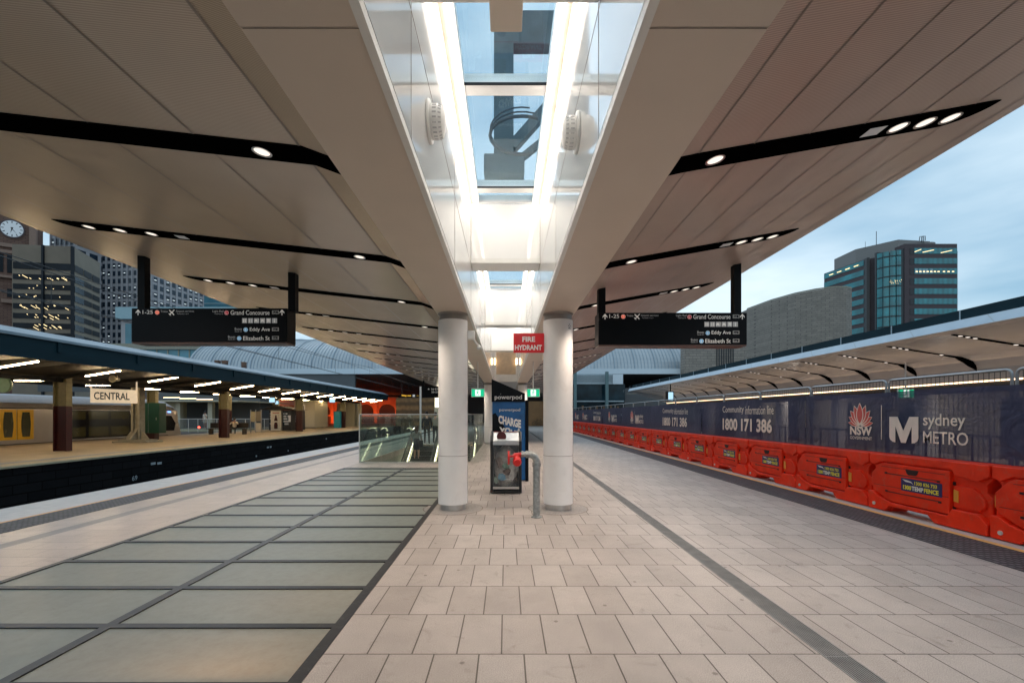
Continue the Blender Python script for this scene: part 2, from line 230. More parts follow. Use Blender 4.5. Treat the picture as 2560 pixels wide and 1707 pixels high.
def dusty(m, dust, amt, scale=7):
    n, l = nodes(m); p = n['Principled BSDF']; co = n.new('ShaderNodeTexCoord'); ob = n.new('ShaderNodeObjectInfo')
    va = n.new('ShaderNodeVectorMath'); va.operation = 'ADD'; l(co.outputs['Object'], va.inputs[0]); l(ob.outputs['Location'], va.inputs[1])
    ns = n.new('ShaderNodeTexNoise'); ns.inputs['Scale'].default_value = scale; ns.inputs['Detail'].default_value = 9; ns.inputs['Roughness'].default_value = 0.8; ns.inputs['Distortion'].default_value = 0.8; l(va.outputs[0], ns.inputs['Vector'])
    r = n.new('ShaderNodeMapRange'); r.inputs[1].default_value = 0.52; r.inputs[2].default_value = 0.78; r.inputs[4].default_value = amt; l(ns.outputs['Fac'], r.inputs[0])
    src = p.inputs['Base Color'].links[0].from_socket; mx = n.new('ShaderNodeMixRGB'); l(r.outputs[0], mx.inputs[0]); l(src, mx.inputs[1]); mx.inputs[2].default_value = dust + (1,); l(mx.outputs[0], p.inputs['Base Color'])
dusty(M['barrier'], (0.55, 0.16, 0.09), 0.6); dusty(M['white_metal'], (0.62, 0.58, 0.54), 0.35, 3); dusty(M['floor_bar'], (0.12, 0.11, 0.10), 0.7, 9)

# ------------------------------------------------------------------ mesh builder
class MB:
    def __init__(s): s.v = []; s.f = []; s.mi = []; s.m = 0
    def add(s, vs, fs):
        b = len(s.v); s.v += [tuple(p) for p in vs]
        for f in fs: s.f.append(tuple(i + b for i in f)); s.mi.append(s.m)
        return s
    def box(s, x0, y0, z0, x1, y1, z1):
        if x0 > x1: x0, x1 = x1, x0
        if y0 > y1: y0, y1 = y1, y0
        if z0 > z1: z0, z1 = z1, z0
        return s.add([(x0,y0,z0),(x1,y0,z0),(x1,y1,z0),(x0,y1,z0),(x0,y0,z1),(x1,y0,z1),(x1,y1,z1),(x0,y1,z1)],
              [(0,3,2,1),(4,5,6,7),(0,1,5,4),(1,2,6,5),(2,3,7,6),(3,0,4,7)])
    def bar(s, a, b, w_, h_=None, up=(0, 0, 1)):
        a = Vector(a); b = Vector(b); d = (b - a).normalized(); u = Vector(up)
        if abs(d.dot(u)) > 0.95: u = Vector((0, 1, 0))
        r = d.cross(u).normalized() * (w_ / 2); t = r.cross(d).normalized() * ((h_ or w_) / 2)
        vs = [a - r - t, a + r - t, a + r + t, a - r + t, b - r - t, b + r - t, b + r + t, b - r + t]
        return s.add(vs, [(0,1,2,3),(7,6,5,4),(0,4,5,1),(1,5,6,2),(2,6,7,3),(3,7,4,0)])
    def tube(s, pts, r, n=10, caps=True):
        pts = [Vector(p) for p in pts]; rs = r if isinstance(r, (list, tuple)) else [r] * len(pts)
        vs = []; fs = []; prev = None
        for i, p in enumerate(pts):
            d = (pts[min(i + 1, len(pts) - 1)] - pts[max(i - 1, 0)]).normalized()
            if prev is None:
                u = Vector((0, 0, 1)) if abs(d.z) < 0.9 else Vector((1, 0, 0)); a = d.cross(u).normalized()
            else: a = (prev - d * prev.dot(d)).normalized()
            prev = a; b = d.cross(a)
            for k in range(n):
                t = 2 * math.pi * k / n; vs.append(p + (a * math.cos(t) + b * math.sin(t)) * rs[i])
        for i in range(len(pts) - 1):
            for k in range(n):
                k2 = (k + 1) % n; fs.append((i*n+k, i*n+k2, (i+1)*n+k2, (i+1)*n+k))
        if caps: fs.append(tuple(range(n - 1, -1, -1))); fs.append(tuple((len(pts)-1)*n + k for k in range(n)))
        return s.add(vs, fs)
    def lathe(s, o, prof, n=24, axis='Z'):
        """prof: (radius, height) pairs along the axis from o"""
        vs = []; fs = []
        for r, h in prof:
            for k in range(n):
                t = 2 * math.pi * k / n; c, q = r * math.cos(t), r * math.sin(t)
                p = {'Z': (c, q, h), 'X': (h, c, q), 'Y': (q, h, c)}[axis]; vs.append((o[0]+p[0], o[1]+p[1], o[2]+p[2]))
        for i in range(len(prof) - 1):
            for k in range(n):
                k2 = (k + 1) % n; fs.append((i*n+k, i*n+k2, (i+1)*n+k2, (i+1)*n+k))
        fs.append(tuple(range(n - 1, -1, -1))); fs.append(tuple((len(prof)-1)*n + k for k in range(n)))
        return s.add(vs, fs)
    def prism(s, pts, fn, a, b):
        """2-D outline pts extruded from depth a to b; fn(u, v, depth) gives the 3-D point"""
        n = len(pts); vs = [fn(u, v, a) for u, v in pts] + [fn(u, v, b) for u, v in pts]
        fs = [tuple(range(n - 1, -1, -1)), tuple(range(n, 2 * n))] + [(i, (i + 1) % n, n + (i + 1) % n, n + i) for i in range(n)]
        return s.add(vs, fs)
    def quad(s, *p): return s.add(p, [(0, 1, 2, 3)] if len(p) == 4 else [tuple(range(len(p)))])
    def text(s, t, fn, x, z, wd, ht, off=0.0, bold=0.0):
        """lettering fitted to the box x..x+wd, z..z+ht of a plane; fn(u, v, depth) -> 3-D"""
        vs, fs = text_mesh(t, bold)
        if not vs: return s
        x0 = min(p[0] for p in vs); x1 = max(p[0] for p in vs); z0 = min(p[1] for p in vs); z1 = max(p[1] for p in vs)
        kx = wd / (x1 - x0); kz = ht / (z1 - z0)
        return s.add([fn(x + (p[0] - x0) * kx, z + (p[1] - z0) * kz, off) for p in vs], fs)
    def disc(s, fn, cx, cz, r, off=0, n=24, rz=None):
        return s.add([fn(cx + r * math.cos(2*math.pi*k/n), cz + (rz or r) * math.sin(2*math.pi*k/n), off) for k in range(n)], [tuple(range(n))])
    def ring(s, fn, cx, cz, r0, r1, off=0, n=24):
        vs = [fn(cx + r * math.cos(2*math.pi*k/n), cz + r * math.sin(2*math.pi*k/n), off) for r in (r0, r1) for k in range(n)]
        return s.add(vs, [(k, (k+1) % n, n + (k+1) % n, n + k) for k in range(n)])
    def rect(s, fn, x0, z0, x1, z1, off=0): return s.add([fn(x0, z0, off), fn(x1, z0, off), fn(x1, z1, off), fn(x0, z1, off)], [(0, 1, 2, 3)])
    def build(s, name, m, parent=None, smooth=False, bevel=0, seg=2, kind=None, label=None):
        me = bpy.data.meshes.new(name); o_ = Vector(parent.get('_o', (0, 0, 0))) if parent is not None else Vector((0, 0, 0))
        me.from_pydata([Vector(p) - o_ for p in s.v], [], s.f); me.update()
        ms = m if isinstance(m, (list, tuple)) else [m]
        for q in ms: me.materials.append(M[q])
        if len(ms) > 1: me.polygons.foreach_set('material_index', s.mi)
        b = bmesh.new(); b.from_mesh(me)
        bmesh.ops.recalc_face_normals(b, faces=b.faces)
        b.to_mesh(me); b.free()
        if smooth:
            for p in me.polygons: p.use_smooth = True
        ob = bpy.data.objects.new(name, me); col.objects.link(ob)
        if parent is not None:
            ob.parent = parent; ob['_o'] = tuple(o_)
        if bevel:
            bv = ob.modifiers.new('bevel', 'BEVEL'); bv.width = bevel; bv.segments = seg; bv.limit_method = 'ANGLE'; bv.angle_limit = R(30)
        if smooth:
            es = ob.modifiers.new('split', 'EDGE_SPLIT'); es.split_angle = R(38)
        if kind: ob['kind'] = kind
        if label: ob['label'] = label
        return ob
_tc = {}
def text_mesh(t, bold):
    k = (t, bold)
    if k not in _tc:
        c = bpy.data.curves.new('txt', 'FONT'); c.body = t; c.size = 1; c.offset = bold; c.resolution_u = 3
        o = bpy.data.objects.new('txt', c); col.objects.link(o); bpy.context.view_layer.update()
        me = bpy.data.meshes.new_from_object(o.evaluated_get(bpy.context.evaluated_depsgraph_get()))
        _tc[k] = ([tuple(v.co) for v in me.vertices], [tuple(p.vertices) for p in me.polygons])
        bpy.data.objects.remove(o); bpy.data.curves.remove(c); bpy.data.meshes.remove(me)
    return _tc[k]
def thing(name, label, cat, loc=(0, 0, 0), group=None):
    o = bpy.data.objects.new(name, None); col.objects.link(o); o.location = loc; o['_o'] = tuple(loc)
    o.empty_display_size = 0.2; o['label'] = label; o['category'] = cat
    if group: o['group'] = group
    return o
def tag(o, label, cat, group=None):
    o['label'] = label; o['category'] = cat
    if group: o['group'] = group
    return o
def copy_tree(o, loc, label=None, parent=None):
    c = o.copy(); col.objects.link(c)
    if parent is None: c.location = loc; c['label'] = label
    else: c.parent = parent
    for ch in KIDS.get(o.name, []): copy_tree(ch, None, None, c)
    return c
KIDS = {}
def index_kids():
    KIDS.clear()
    for o in col.objects:
        if o.parent: KIDS.setdefault(o.parent.name, []).append(o)
ORD = ['nearest', 'second', 'third', 'fourth', 'fifth', 'sixth', 'seventh', 'eighth', 'ninth', 'tenth', 'eleventh', 'twelfth', 'thirteenth', 'fourteenth', 'fifteenth', 'sixteenth', 'seventeenth', 'eighteenth', 'nineteenth', 'twentieth', 'twenty-first', 'twenty-second', 'twenty-third', 'twenty-fourth', 'twenty-fifth', 'twenty-sixth']
def frontal(Y): return lambda u, v, d: (u, Y + d, v)          # a plane facing the camera, depth grows away
def structure(name, mb, m, **k): return mb.build(name, m, kind='structure', **k)

# ------------------------------------------------------------------ ground, platforms, tracks
structure('ground', MB().quad((-1500, -300, -1.32), (1500, -300, -1.32), (1500, 2500, -1.32), (-1500, 2500, -1.32)), 'asphalt')
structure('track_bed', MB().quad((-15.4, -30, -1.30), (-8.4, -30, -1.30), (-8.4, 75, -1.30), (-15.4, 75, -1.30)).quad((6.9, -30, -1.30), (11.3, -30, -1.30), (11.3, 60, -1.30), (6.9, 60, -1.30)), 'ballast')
GX0, GX1, GY0, GY1 = -4.85, -1.22, 0.30, 13.62        # glass floor
EX0, EX1, EY0, EY1 = -4.88, -1.22, 15.2, 24.0         # escalator well
YB, YE = -14.0, 72.0
pf = MB()
for a in ((GX0 - 0.001, YB, 2.10, GY0), (GX1, GY0, 2.10, GY1), (GX0, GY1, 2.10, EY0), (EX1, EY0, 2.10, EY1), (GX0, EY1, 2.10, YE), (2.28, YB, 5.26, YE)):
    pf.box(a[0], a[1], -0.25, a[2], a[3], 0)
structure('platform', pf, 'paver')
pl = MB(); pl.box(-6.02, YB, -0.25, GX0 - 0.001, YE, 0); pl.box(-6.78, YB, -0.25, -6.24, YE, 0); structure('platform_paving', pl, 'paver_fine')
structure('paver_strip', MB().box(-6.24, YB, -0.25, -6.02, YE, 0), 'grey_strip')
pe = MB(); pe.box(-8.55, YB, -1.3, -7.50, YE, 0.0); pe.box(6.10, YB, -1.3, 7.0, YE, 0.0); structure('platform_edge', pe, 'edge_stone')
tl = MB(); tl.box(-7.41, YB, -0.25, -6.78, YE, 0.004); tl.box(5.26, YB, -0.25, 5.99, YE, 0.004); structure('tactile_paving', tl, 'tactile')
structure('warning_line', MB().box(-7.50, YB, -0.25, -7.41, YE, 0.002), 'orange_line'); structure('warning_stripe', MB().box(5.99, YB, -0.25, 6.10, YE, 0.002), 'yellow_line')
# far platform on the left
structure('far_platform', MB().box(-25.6, YB, -1.3, -15.34, 66, 0), 'tan_platform')
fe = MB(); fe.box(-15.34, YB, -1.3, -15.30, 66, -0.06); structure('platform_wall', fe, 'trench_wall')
structure('far_platform_edge', MB().box(-15.34, YB, -0.06, -15.24, 66, 0.004), 'concrete_pale')
structure('far_tactile_paving', MB().box(-16.6, YB, 0, -16.15, 66, 0.004), 'grey_strip')
structure('opposite_platform', MB().box(11.3, YB, -1.3, 40, 60, 0), 'paver')
wm = MB()
for px, py, wd in ((378, 1162, .25), (394, 1161, .25), (668, 1120, .22), (675, 1119, .2), (740, 1142, .15), (815, 1098, .2), (720, 1128, .1), (640, 1142, .12)):
    Y = 15.28 * F / (VX - px); z = 1.6 + (VY - py) / F * Y
    wm.box(-15.295, Y, z, -15.285, Y + wd, z + 0.1)
tag(wm.build('chainage_plate', 'louvre'), 'small pale marker plates fixed along the dark platform wall by the tracks', 'marker plates')
wt = MB(); wt.text('69', lambda u, v, d: (-15.29, u, v), 18.60, -1.12, 0.26, 0.2, bold=0.0)
tag(wt.build('painted_number', 'louvre'), 'pale painted number 69 on the dark platform wall below the tan platform', 'number')
rails = MB()
for x in (-14.0, -12.55, -11.3, -9.85, 8.4, 9.85): rails.box(x - .035, -20, -1.30, x + .035, 70, -1.12)
tag(rails.build('running_rails', 'galv'), 'steel running rails lying in the dark track beds', 'rails')

# drain channel
d = thing('drain_grate', 'long slotted steel drain grate set in the paving on the right of the columns', 'drain', (2.19, 0, 0))
MB().box(2.10, YB, -0.05, 2.28, YE, -0.012).build('channel', 'rubber', d)
g = MB(); g.box(2.10, YB, -.012, 2.112, YE, .003); g.box(2.268, YB, -.012, 2.28, YE, .003)
for i in range(9): x = 2.122 + i * .0166; g.box(x, YB, -.012, x + .0082, YE, .0)
for j in range(40): y = YB + 1.0 + j * 2.0; g.box(2.112, y, -.012, 2.268, y + 0.012, .001)
g.build('grille', 'drain_steel', d)

# glass floor
gf = thing('glass_floor', 'frosted glass floor panels in dark frames left of the columns', 'glass floor', (-3.0, 3, 0))
ys = [2.68 + .76 * k for k in range(-3, 15)]; ys = [y for y in ys if GY0 < y < GY1 - 0.2]
edges = [GY0] + ys + [GY1]
fr = MB(); zt = 0.006
fr.box(GX0, GY0, -.12, GX0 + .07, GY1, zt); fr.box(-1.305, GY0, -.12, GX1, GY1, zt); fr.box(-3.045, GY0, -.12, -2.965, GY1, zt)
for y in edges:
    y0 = max(GY0, y - .034); y1 = min(GY1, y + .034)
    for a, b in ((GX0 + .07, -3.045), (-2.965, -1.305)): fr.box(a, y0, -.12, b, y1, zt)
fr.build('frame', 'floor_bar', gf)
for i in range(len(edges) - 1):
    y0 = edges[i] + .034; y1 = edges[i + 1] - .034
    for a, b in ((GX0 + .07, -3.045), (-2.965, -1.305)): MB().quad((a, y0, -.004), (b, y0, -.004), (b, y1, -.004), (a, y1, -.004)).build('pane', 'pane_frosted', gf)
# lower concourse seen through the frosted panes: a dark hall with warm lamps
lc = MB(); lc.quad((-7.5, -3, -4.6), (1, -3, -4.6), (1, 27, -4.6), (-7.5, 27, -4.6)); structure('lower_concourse_floor', lc, 'shaft')
for (x, y, z, pw) in ((-1.75, 2.5, -0.5, 12.0), (-1.7, 3.9, -0.8, 5.0), (-2.2, 8.5, -1.2, 12), (-3.2, 12, -1.3, 12), (-3.0, 19, -2.9, 45), (-3.0, 22.5, -2.2, 20)):
    ld = bpy.data.lights.new('concourse_lamp', 'POINT'); ld.energy = pw; ld.color = (1, 0.52, 0.2) if y < 5 else (1, 0.82, 0.55); ld.shadow_soft_size = 0.25
    lo = bpy.data.objects.new('concourse_lamp', ld); col.objects.link(lo); lo.location = (x, y, z)

# ------------------------------------------------------------------ the canopy over this platform
XL, XR = -0.60, 0.585
CY0, CY1 = -9.5, 46.0
cn = thing('platform_canopy', 'wide beige platform canopy overhead with a glowing white skylight slot down its middle', 'canopy', (0, 0, 3.3))
profL = [(-1.17, 3.31), (-1.36, 3.38), (-5.2, 3.805), (-5.77, 3.876)]
profR = [(1.155, 3.305), (1.27, 3.33), (3.1, 3.655), (3.61, 3.755)]
def ztop(x):
    for pr in (profL, profR):
        for (a, za), (b, zb) in zip(pr, pr[1:]):
            if min(a, b) <= x <= max(a, b): return za + (zb - za) * (x - a) / (b - a)
    return 3.3
for nm, pr, mt in (('left', profL, 'soffit_left'), ('right', profR, 'soffit_right')):
    s_ = MB()
    for (a, za), (b, zb) in zip(pr, pr[1:]): s_.quad((a, CY0, za), (b, CY0, zb), (b, CY1, zb), (a, CY1, za))
    s_.build('perforated_soffit', mt, cn)
sm = MB(); sm.box(-1.17, CY0, 3.30, -0.64, CY1, 3.34); sm.box(0.625, CY0, 3.30, 1.155, CY1, 3.34)
sm.build('smooth_soffit', 'soffit_smooth', cn)
# lips: thin white edge and shadow gap round the slot
lp = MB(); lp.box(-0.638, CY0, 3.272, -0.596, CY1, 3.325); lp.box(0.581, CY0, 3.272, 0.623, CY1, 3.325); lp.build('slot_edge_trim', 'white_matt', cn)
lp = MB(); lp.box(-0.630, CY0, 3.325, -0.603, CY1, 3.352); lp.box(0.589, CY0, 3.325, 0.615, CY1, 3.352); lp.build('shadow_gap', 'seam', cn)
sea = MB()
def zseam(x, y0, y1, wd=.016):
    z = ztop(x); z1 = ztop(x + wd) if x > 0 else ztop(x - wd); x1 = x + wd if x > 0 else x - wd
    sea.quad((x, y0, z - .003), (x1, y0, z1 - .003), (x1, y1, z1 - .003), (x, y1, z - .003))
for k in range(7): zseam(-1.365 - .70 * k, CY0, CY1)
for k in range(7): zseam(1.275 + .366 * k, CY0, CY1, .012)
for y in [2.0 + 6 * k for k in range(0, 8)]:
    sea.quad((-1.16, y, 3.297), (-.64, y, 3.297), (-.64, y + .006, 3.297), (-1.16, y + .006, 3.297)); sea.quad((.63, y, 3.297), (1.15, y, 3.297), (1.15, y + .006, 3.297), (.63, y + .006, 3.297))
sea.build('panel_joints', 'panel_seam', cn)
# black lighting slots and their downlights
SPOT = 17.0
def slot(yc, side, lights):
    wd = .115; m_ = MB(); xs = []
    inner, tip = (-1.172, -5.12) if side < 0 else (1.157, 3.30)
    n = 9; up = []; dn = []
    body_end = tip + (0.27 if side < 0 else -0.27)
    xs = [inner, (-1.36 if side < 0 else 1.27), body_end] + [body_end + (tip - body_end) * t for t in (.2, .4, .6, .75, .88, .96, 1)]
    for i, x in enumerate(xs):
        t = max(0, (x - body_end) / (tip - body_end)); a = wd * (1 - t ** 2.2) if t > 0 else wd
        a_far = wd * math.sqrt(max(0, 1 - t ** 1.3)) if t > 0 else wd   # far side tapers first, near side stays straight
        up.append((x, yc - wd + (wd * .12) * t ** 6, ztop(x) - .006)); dn.append((x, yc - wd * .88 + 1.88 * wd * math.sqrt(max(0, 1 - t ** 2)), ztop(x) - .006))
    vs = up + dn; k = len(xs)
    vs = vs + [(x, y, z + .02) for x, y, z in vs]
    fs = []
    for i in range(k - 1): fs.append((i, i + 1, k + i + 1, k + i))
    for i in range(k - 1): fs.append((i, i + 1, 2*k + i + 1, 2*k + i)); fs.append((k + i, k + i + 1, 3*k + i + 1, 3*k + i))
    m_.add(vs, fs); so_ = m_.build('lighting_slot', 'slot_black', cn)
    if not lights: return
    for x in ((-1.68, -4.07, -4.43, -4.79) if side < 0 else (1.44, 2.70, 2.885, 3.06)):
        z = ztop(x) - .006
        q = MB(); sl = (ztop(x + .05) - ztop(x - .05)) / .1
        fn = lambda u, v, d_: (u, v, z + (u - x) * sl - .004 - d_)
        q.m = 0; q.ring(fn, x, yc, .052, .064, .004, n=20); q.m = 1; q.disc(fn, x, yc, .051, .001, n=20)
        q.build('downlight', ['steel', 'downlight'], so_)
    for x, e_ in (((-1.68, 3.4), (-4.43, 2.4)) if side < 0 else ((1.44, 3.4), (2.885, 2.4))):
        ld = bpy.data.lights.new('downlight_beam', 'SPOT'); ld.energy = SPOT * e_; ld.spot_size = R(115); ld.spot_blend = 0.9; ld.color = (1, 0.83, 0.68); ld.shadow_soft_size = 0.12
        lo = bpy.data.objects.new('downlight_beam', ld); col.objects.link(lo); lo.location = (x, yc, ztop(x) - .05)
    xq = -3.72 if side < 0 else 2.53
    MB().quad((xq - .06, yc - .05, ztop(xq - .06) - .011), (xq + .06, yc - .05, ztop(xq + .06) - .011), (xq + .06, yc + .05, ztop(xq + .06) - .011), (xq - .06, yc + .05, ztop(xq - .06) - .011)).build('sensor_plate', 'sign_grey', so_)
farl = MB()
for k in range(-1, 20):
    y = 3.13 + 2.09 * k
    slot(y, -1, 0 <= k < 11); slot(y, 1, 0 <= k < 11)
    if k >= 11:
        for x in (-1.68, -4.07, -4.43, -4.79, 1.44, 2.70, 2.885, 3.06): farl.disc(lambda u, v, d_: (u, v, ztop(x) - .012), x, y, .06, n=10)
farl.build('far_downlights', 'downlight', cn, kind='stuff')
# white walls of the skylight slot, cross beams, glass and light strips
wl = MB(); wl.box(-0.66, CY0, 3.345, XL, 24.0, 5.3); wl.box(XR, CY0, 3.345, 0.645, 24.0, 5.3); wl.build('slot_wall', 'white_panel', cn)
wj = MB()
for y in [2.87 + 2.45 * k for k in range(-2, 9)]:
    wj.box(XL, y, 3.34, XL + .002, y + .007, 5.2); wj.box(XR - .002, y, 3.34, XR, y + .007, 5.2)
wj.box(XL, CY0, 4.15, XL + .002, 24, 4.157); wj.box(XR - .002, CY0, 4.15, XR, 24, 4.157); wj.build('wall_joints', 'seam', cn)
beams = [2.42 - 5.38, 2.42, 7.80, 13.2, 18.5]
for i, y in enumerate(beams):
    b = MB(); b.box(XL + .002, y, 4.19, XR - .002, y + .45, 5.2); ob = b.build('cross_beam', 'white_panel', cn, bevel=.008)
    MB().box(XL + .003, y - .012, 4.19, XR - .003, y - .001, 4.27).build('beam_rim', 'white_matt', ob)
    y0, y1 = y + .452, (beams[i + 1] if i + 1 < len(beams) else 24.0) - 0.002
    for k2 in (0, 1):
        a0 = y0 + (y1 - y0) * k2 / 2; a1 = y0 + (y1 - y0) * (k2 + 1) / 2 - .015
        for x0, x1 in ((XL + .058, -.500), (.486, XR - .058)):
            MB().box(x0, a0 + .01, 5.17, x1, a1, 5.2).build('light_strip', 'strip_light' if i < 4 else 'warm_strip', cn)
    lin = MB(); lin.box(XL + .002, y0, 5.201, -.492, y1, 5.23); lin.box(.478, y0, 5.201, XR - .002, y1, 5.23); lin.build('light_recess', 'panel_seam', cn)
    # glazing
    MB().box(-.46, y0, 5.235, .445, y1, 5.25).build('skylight_glass', 'roof_glass', cn)
    rims = MB()
    rims.box(-.492, y0, 5.19, -.458, y1, 5.34); rims.box(.444, y0, 5.19, .478, y1, 5.34)
    for yy in ((y0 + y1) / 2 - .35, y1 - .55, y1 - .06): rims.box(-.458, yy, 5.20, .444, yy + (.16 if yy < y1 - .1 else .055), 5.33)
    rims.build('glazing_bar', 'white_metal', cn)
    sl2 = MB(); sl2.box(-.458, (y0 + y1) / 2 - .366, 5.20, .444, (y0 + y1) / 2 - .352, 5.225); sl2.box(-.458, y1 - .56, 5.20, .444, y1 - .551, 5.225); sl2.build('rubber_seal', 'rubber', cn)
# end of slot: slatted timber panel with warm lamps, then a closing soffit
ep = thing('slatted_panel', 'pale timber slatted panel glowing warmly at the far end of the skylight slot', 'panel', (0, 21.6, 3.5))
q = MB()
for i in range(16): x = -.44 + i * .057; q.box(x, 21.6, 3.55, x + .03, 21.65, 4.66)
q.box(-.46, 21.66, 3.5, .46, 21.68, 4.7); q.build('slats', 'slat_wood', ep)
for x in (-.53, .5):
    MB().box(x - .035, 21.5, 3.95, x + .035, 21.56, 4.25).build('lamp', 'warm_lamp', ep)
ec = MB(); ec.box(-.6, 24.0, 3.32, .585, CY1, 3.4); ec.box(-.6, 24.0, 3.4, .585, 24.1, 5.3); ec.build('closing_soffit', 'white_matt', cn)
# roof top and edges
rt = MB()
for (x0, z0, x1, z1) in ((-.66, 5.3, -5.80, 4.02), (.645, 5.3, 3.64, 3.90)):
    rt.quad((x0, CY0, z0), (x1, CY0, z1), (x1, CY1, z1), (x0, CY1, z0))
rt.quad((-5.77, CY0, 3.876), (-5.80, CY0, 4.02), (-5.80, CY1, 4.02), (-5.77, CY1, 3.876)); rt.quad((3.61, CY0, 3.755), (3.64, CY0, 3.90), (3.64, CY1, 3.90), (3.61, CY1, 3.755))
rt.quad((-.6, CY0, 3.3), (-5.8, CY0, 3.9), (-5.8, CY0, 4.02), (-.66, CY0, 5.3)); rt.quad((.6, CY0, 3.3), (3.62, CY0, 3.76), (3.64, CY0, 3.9), (.645, CY0, 5.3))
rt.quad((-.6, CY1, 3.3), (-5.8, CY1, 3.9), (-5.8, CY1, 4.02), (-.66, CY1, 5.3)); rt.quad((.6, CY1, 3.3), (3.62, CY1, 3.76), (3.64, CY1, 3.9), (.645, CY1, 5.3))
rt.build('roof_sheet', 'roof_top', cn)
tag(MB().box(-.098, 2.30, 4.0, .10, 2.862, 4.188).build('junction_box', 'soffit_smooth', bevel=.006), 'brown-grey square box fixed under the near cross beam of the skylight', 'box')
# round sounders on the slot walls
for sx, y, z, w_ in ((-1, 3.52, 3.86, 'left-hand'), (1, 3.69, 3.88, 'right-hand')):
    x0 = XL if sx < 0 else XR; sg = -sx
    t = thing('detector', 'round white vented detector dome on the ' + ('wall of the skylight slot above the left column' if sx < 0 else 'wall of the skylight slot above the right column'), 'detector', (x0, y, z), 'detectors in the skylight slot')
    MB().lathe((x0, y, z), [(.0, sg*.001), (.150, sg*.001), (.155, sg*.010), (.150, sg*.022), (.125, sg*.026)], 32, 'X').build('base_plate', 'white_matt', t, smooth=True)
    MB().lathe((x0, y, z), [(.122, sg*.026), (.122, sg*.075), (.108, sg*.11), (.07, sg*.128), (.0, sg*.134)], 32, 'X').build('dome', 'white_matt', t, smooth=True)
    v = MB()
    for k in range(22):
        a = 2 * math.pi * k / 22; c, s_ = math.cos(a), math.sin(a)
        v.bar((x0 + sg*.045, y + .1225*c, z + .1225*s_), (x0 + sg*.075, y + .1225*c, z + .1225*s_), .012, .004, up=(0, c, s_))
        v.bar((x0 + sg*.088, y + .1185*c, z + .1185*s_), (x0 + sg*.108, y + .109*c, z + .109*s_), .010, .004, up=(0, c, s_))
    v.build('vent_slots', 'sign_grey', t)

# overhead wiring gantry seen through the skylight
gt = thing('overhead_gantry', 'grey steel gantry post and arm standing on the roof above the skylight', 'gantry', (-.04, 7.5, 5.5))
MB().box(-.20, 7.5, 5.6, .125, 7.8, 12).build('post', 'gantry_grey', gt); MB().box(-.36, 7.35, 5.5, .30, 7.9, 5.82).build('base_box', 'gantry_grey', gt, bevel=.02)
MB().box(.125, 7.55, 7.75, 6, 7.78, 8.3).build('arm', 'gantry_grey', gt); MB().bar((.1, 7.6, 6.05), (1.3, 7.6, 7.4), .16).bar((.1, 7.6, 5.75), (1.3, 7.6, 6.7), .10).build('brace', 'gantry_grey', gt)
cc = MB()
for k in range(3):
    cc.tube([(.25 + .5 * math.cos(a) , 7.1, 5.95 + .30 * math.sin(a) * (1 + .1 * k) + .04 * k) for a in [R(x) for x in range(60 + 8 * k, 300, 15)]], .026 if k == 0 else .012, 8)
tag(cc.build('cable_coil', 'cable_grey', smooth=True), 'loops of grey cable beside the gantry post above the skylight glass', 'cable')

# ------------------------------------------------------------------ columns
def column(x, y, label, near):
    t = thing('column', label, 'column', (x, y, 0), 'white round platform columns')
    a = MB(); a.lathe((x, y, 0), [(.25, .10), (.25, 3.18)], 64); a.build('shaft', 'white_metal', t, smooth=True)
    a = MB(); a.lathe((x, y, 0), [(.2505, .905), (.2512, .908), (.2505, .911)], 64); a.bar((x + .249, y - .03, .1), (x + .249, y - .03, 3.18), .004); a.build('panel_joint', 'seam', t)
    MB().lathe((x, y, 0), [(.215, .0), (.215, .10)], 48).build('base_ring', 'steel', t, smooth=True)
    MB().lathe((x, y, 0), [(.235, 3.18), (.235, 3.27), (.262, 3.298)], 48).build('collar', 'brass', t, smooth=True)
    if near:
        MB().lathe((x, y, 0), [(.50, .0), (.50, .003)], 48).build('floor_inset', 'inset_stone', t)
        MB().ring(lambda u, v, d_: (u, v, .0035), x, y, .495, .51, n=48).build('inset_joint', 'seam', t)
for x, y, l_ in ((-.90, 7.74, 'white round column beside the glass floor, left of the litter bin'), (.885, 7.74, 'white round column behind the fire hydrant pipe, carrying the red sign'),
              (-.93, 24.6, 'white round column beyond the escalator well, left of the charging kiosk'), (.90, 24.6, 'white round column half hidden behind the charging kiosk'),
              (-.93, 41, 'farthest white round column on the left of the slot'), (.90, 41, 'farthest white round column on the right of the slot')):
    column(x, y, l_, y < 20)
# stencil dots on the right column
st = MB()
for (a, b) in ((0, 0), (1, 1), (2, 0), (1, -1), (0, -1.6), (1.1, -1.7), (2, -1.6)):
    ang = R(-52 + a * 5); st.bar((.885 + .2505 * math.cos(ang), 7.74 + .2505 * math.sin(ang), 3.06 + b * .025), (.885 + .2505 * math.cos(ang), 7.74 + .2505 * math.sin(ang), 3.075 + b * .025), .012, .003, up=(math.cos(ang), math.sin(ang), 0))
tag(st.build('stencil_mark', 'letter_black'), 'small black stencilled dots near the top of the right column', 'mark')
# junction box and small camera on the left column
t = thing('security_camera', 'small white camera box on the inner side of the left column', 'camera', (-.62, 7.74, 2.9))
MB().box(-.655, 7.66, 2.87, -.53, 7.8, 3.01).build('housing', 'white_matt', t, bevel=.01); MB().tube([(-.55, 7.7, 2.87), (-.50, 7.75, 2.80), (-.46, 7.8, 2.77)], .018).build('arm', 'white_matt', t); MB().lathe((-.46, 7.8, 2.70), [(.0, 0), (.03, .01), (.045, .04), (.03, .075)], 12).build('dome', 'white_matt', t)

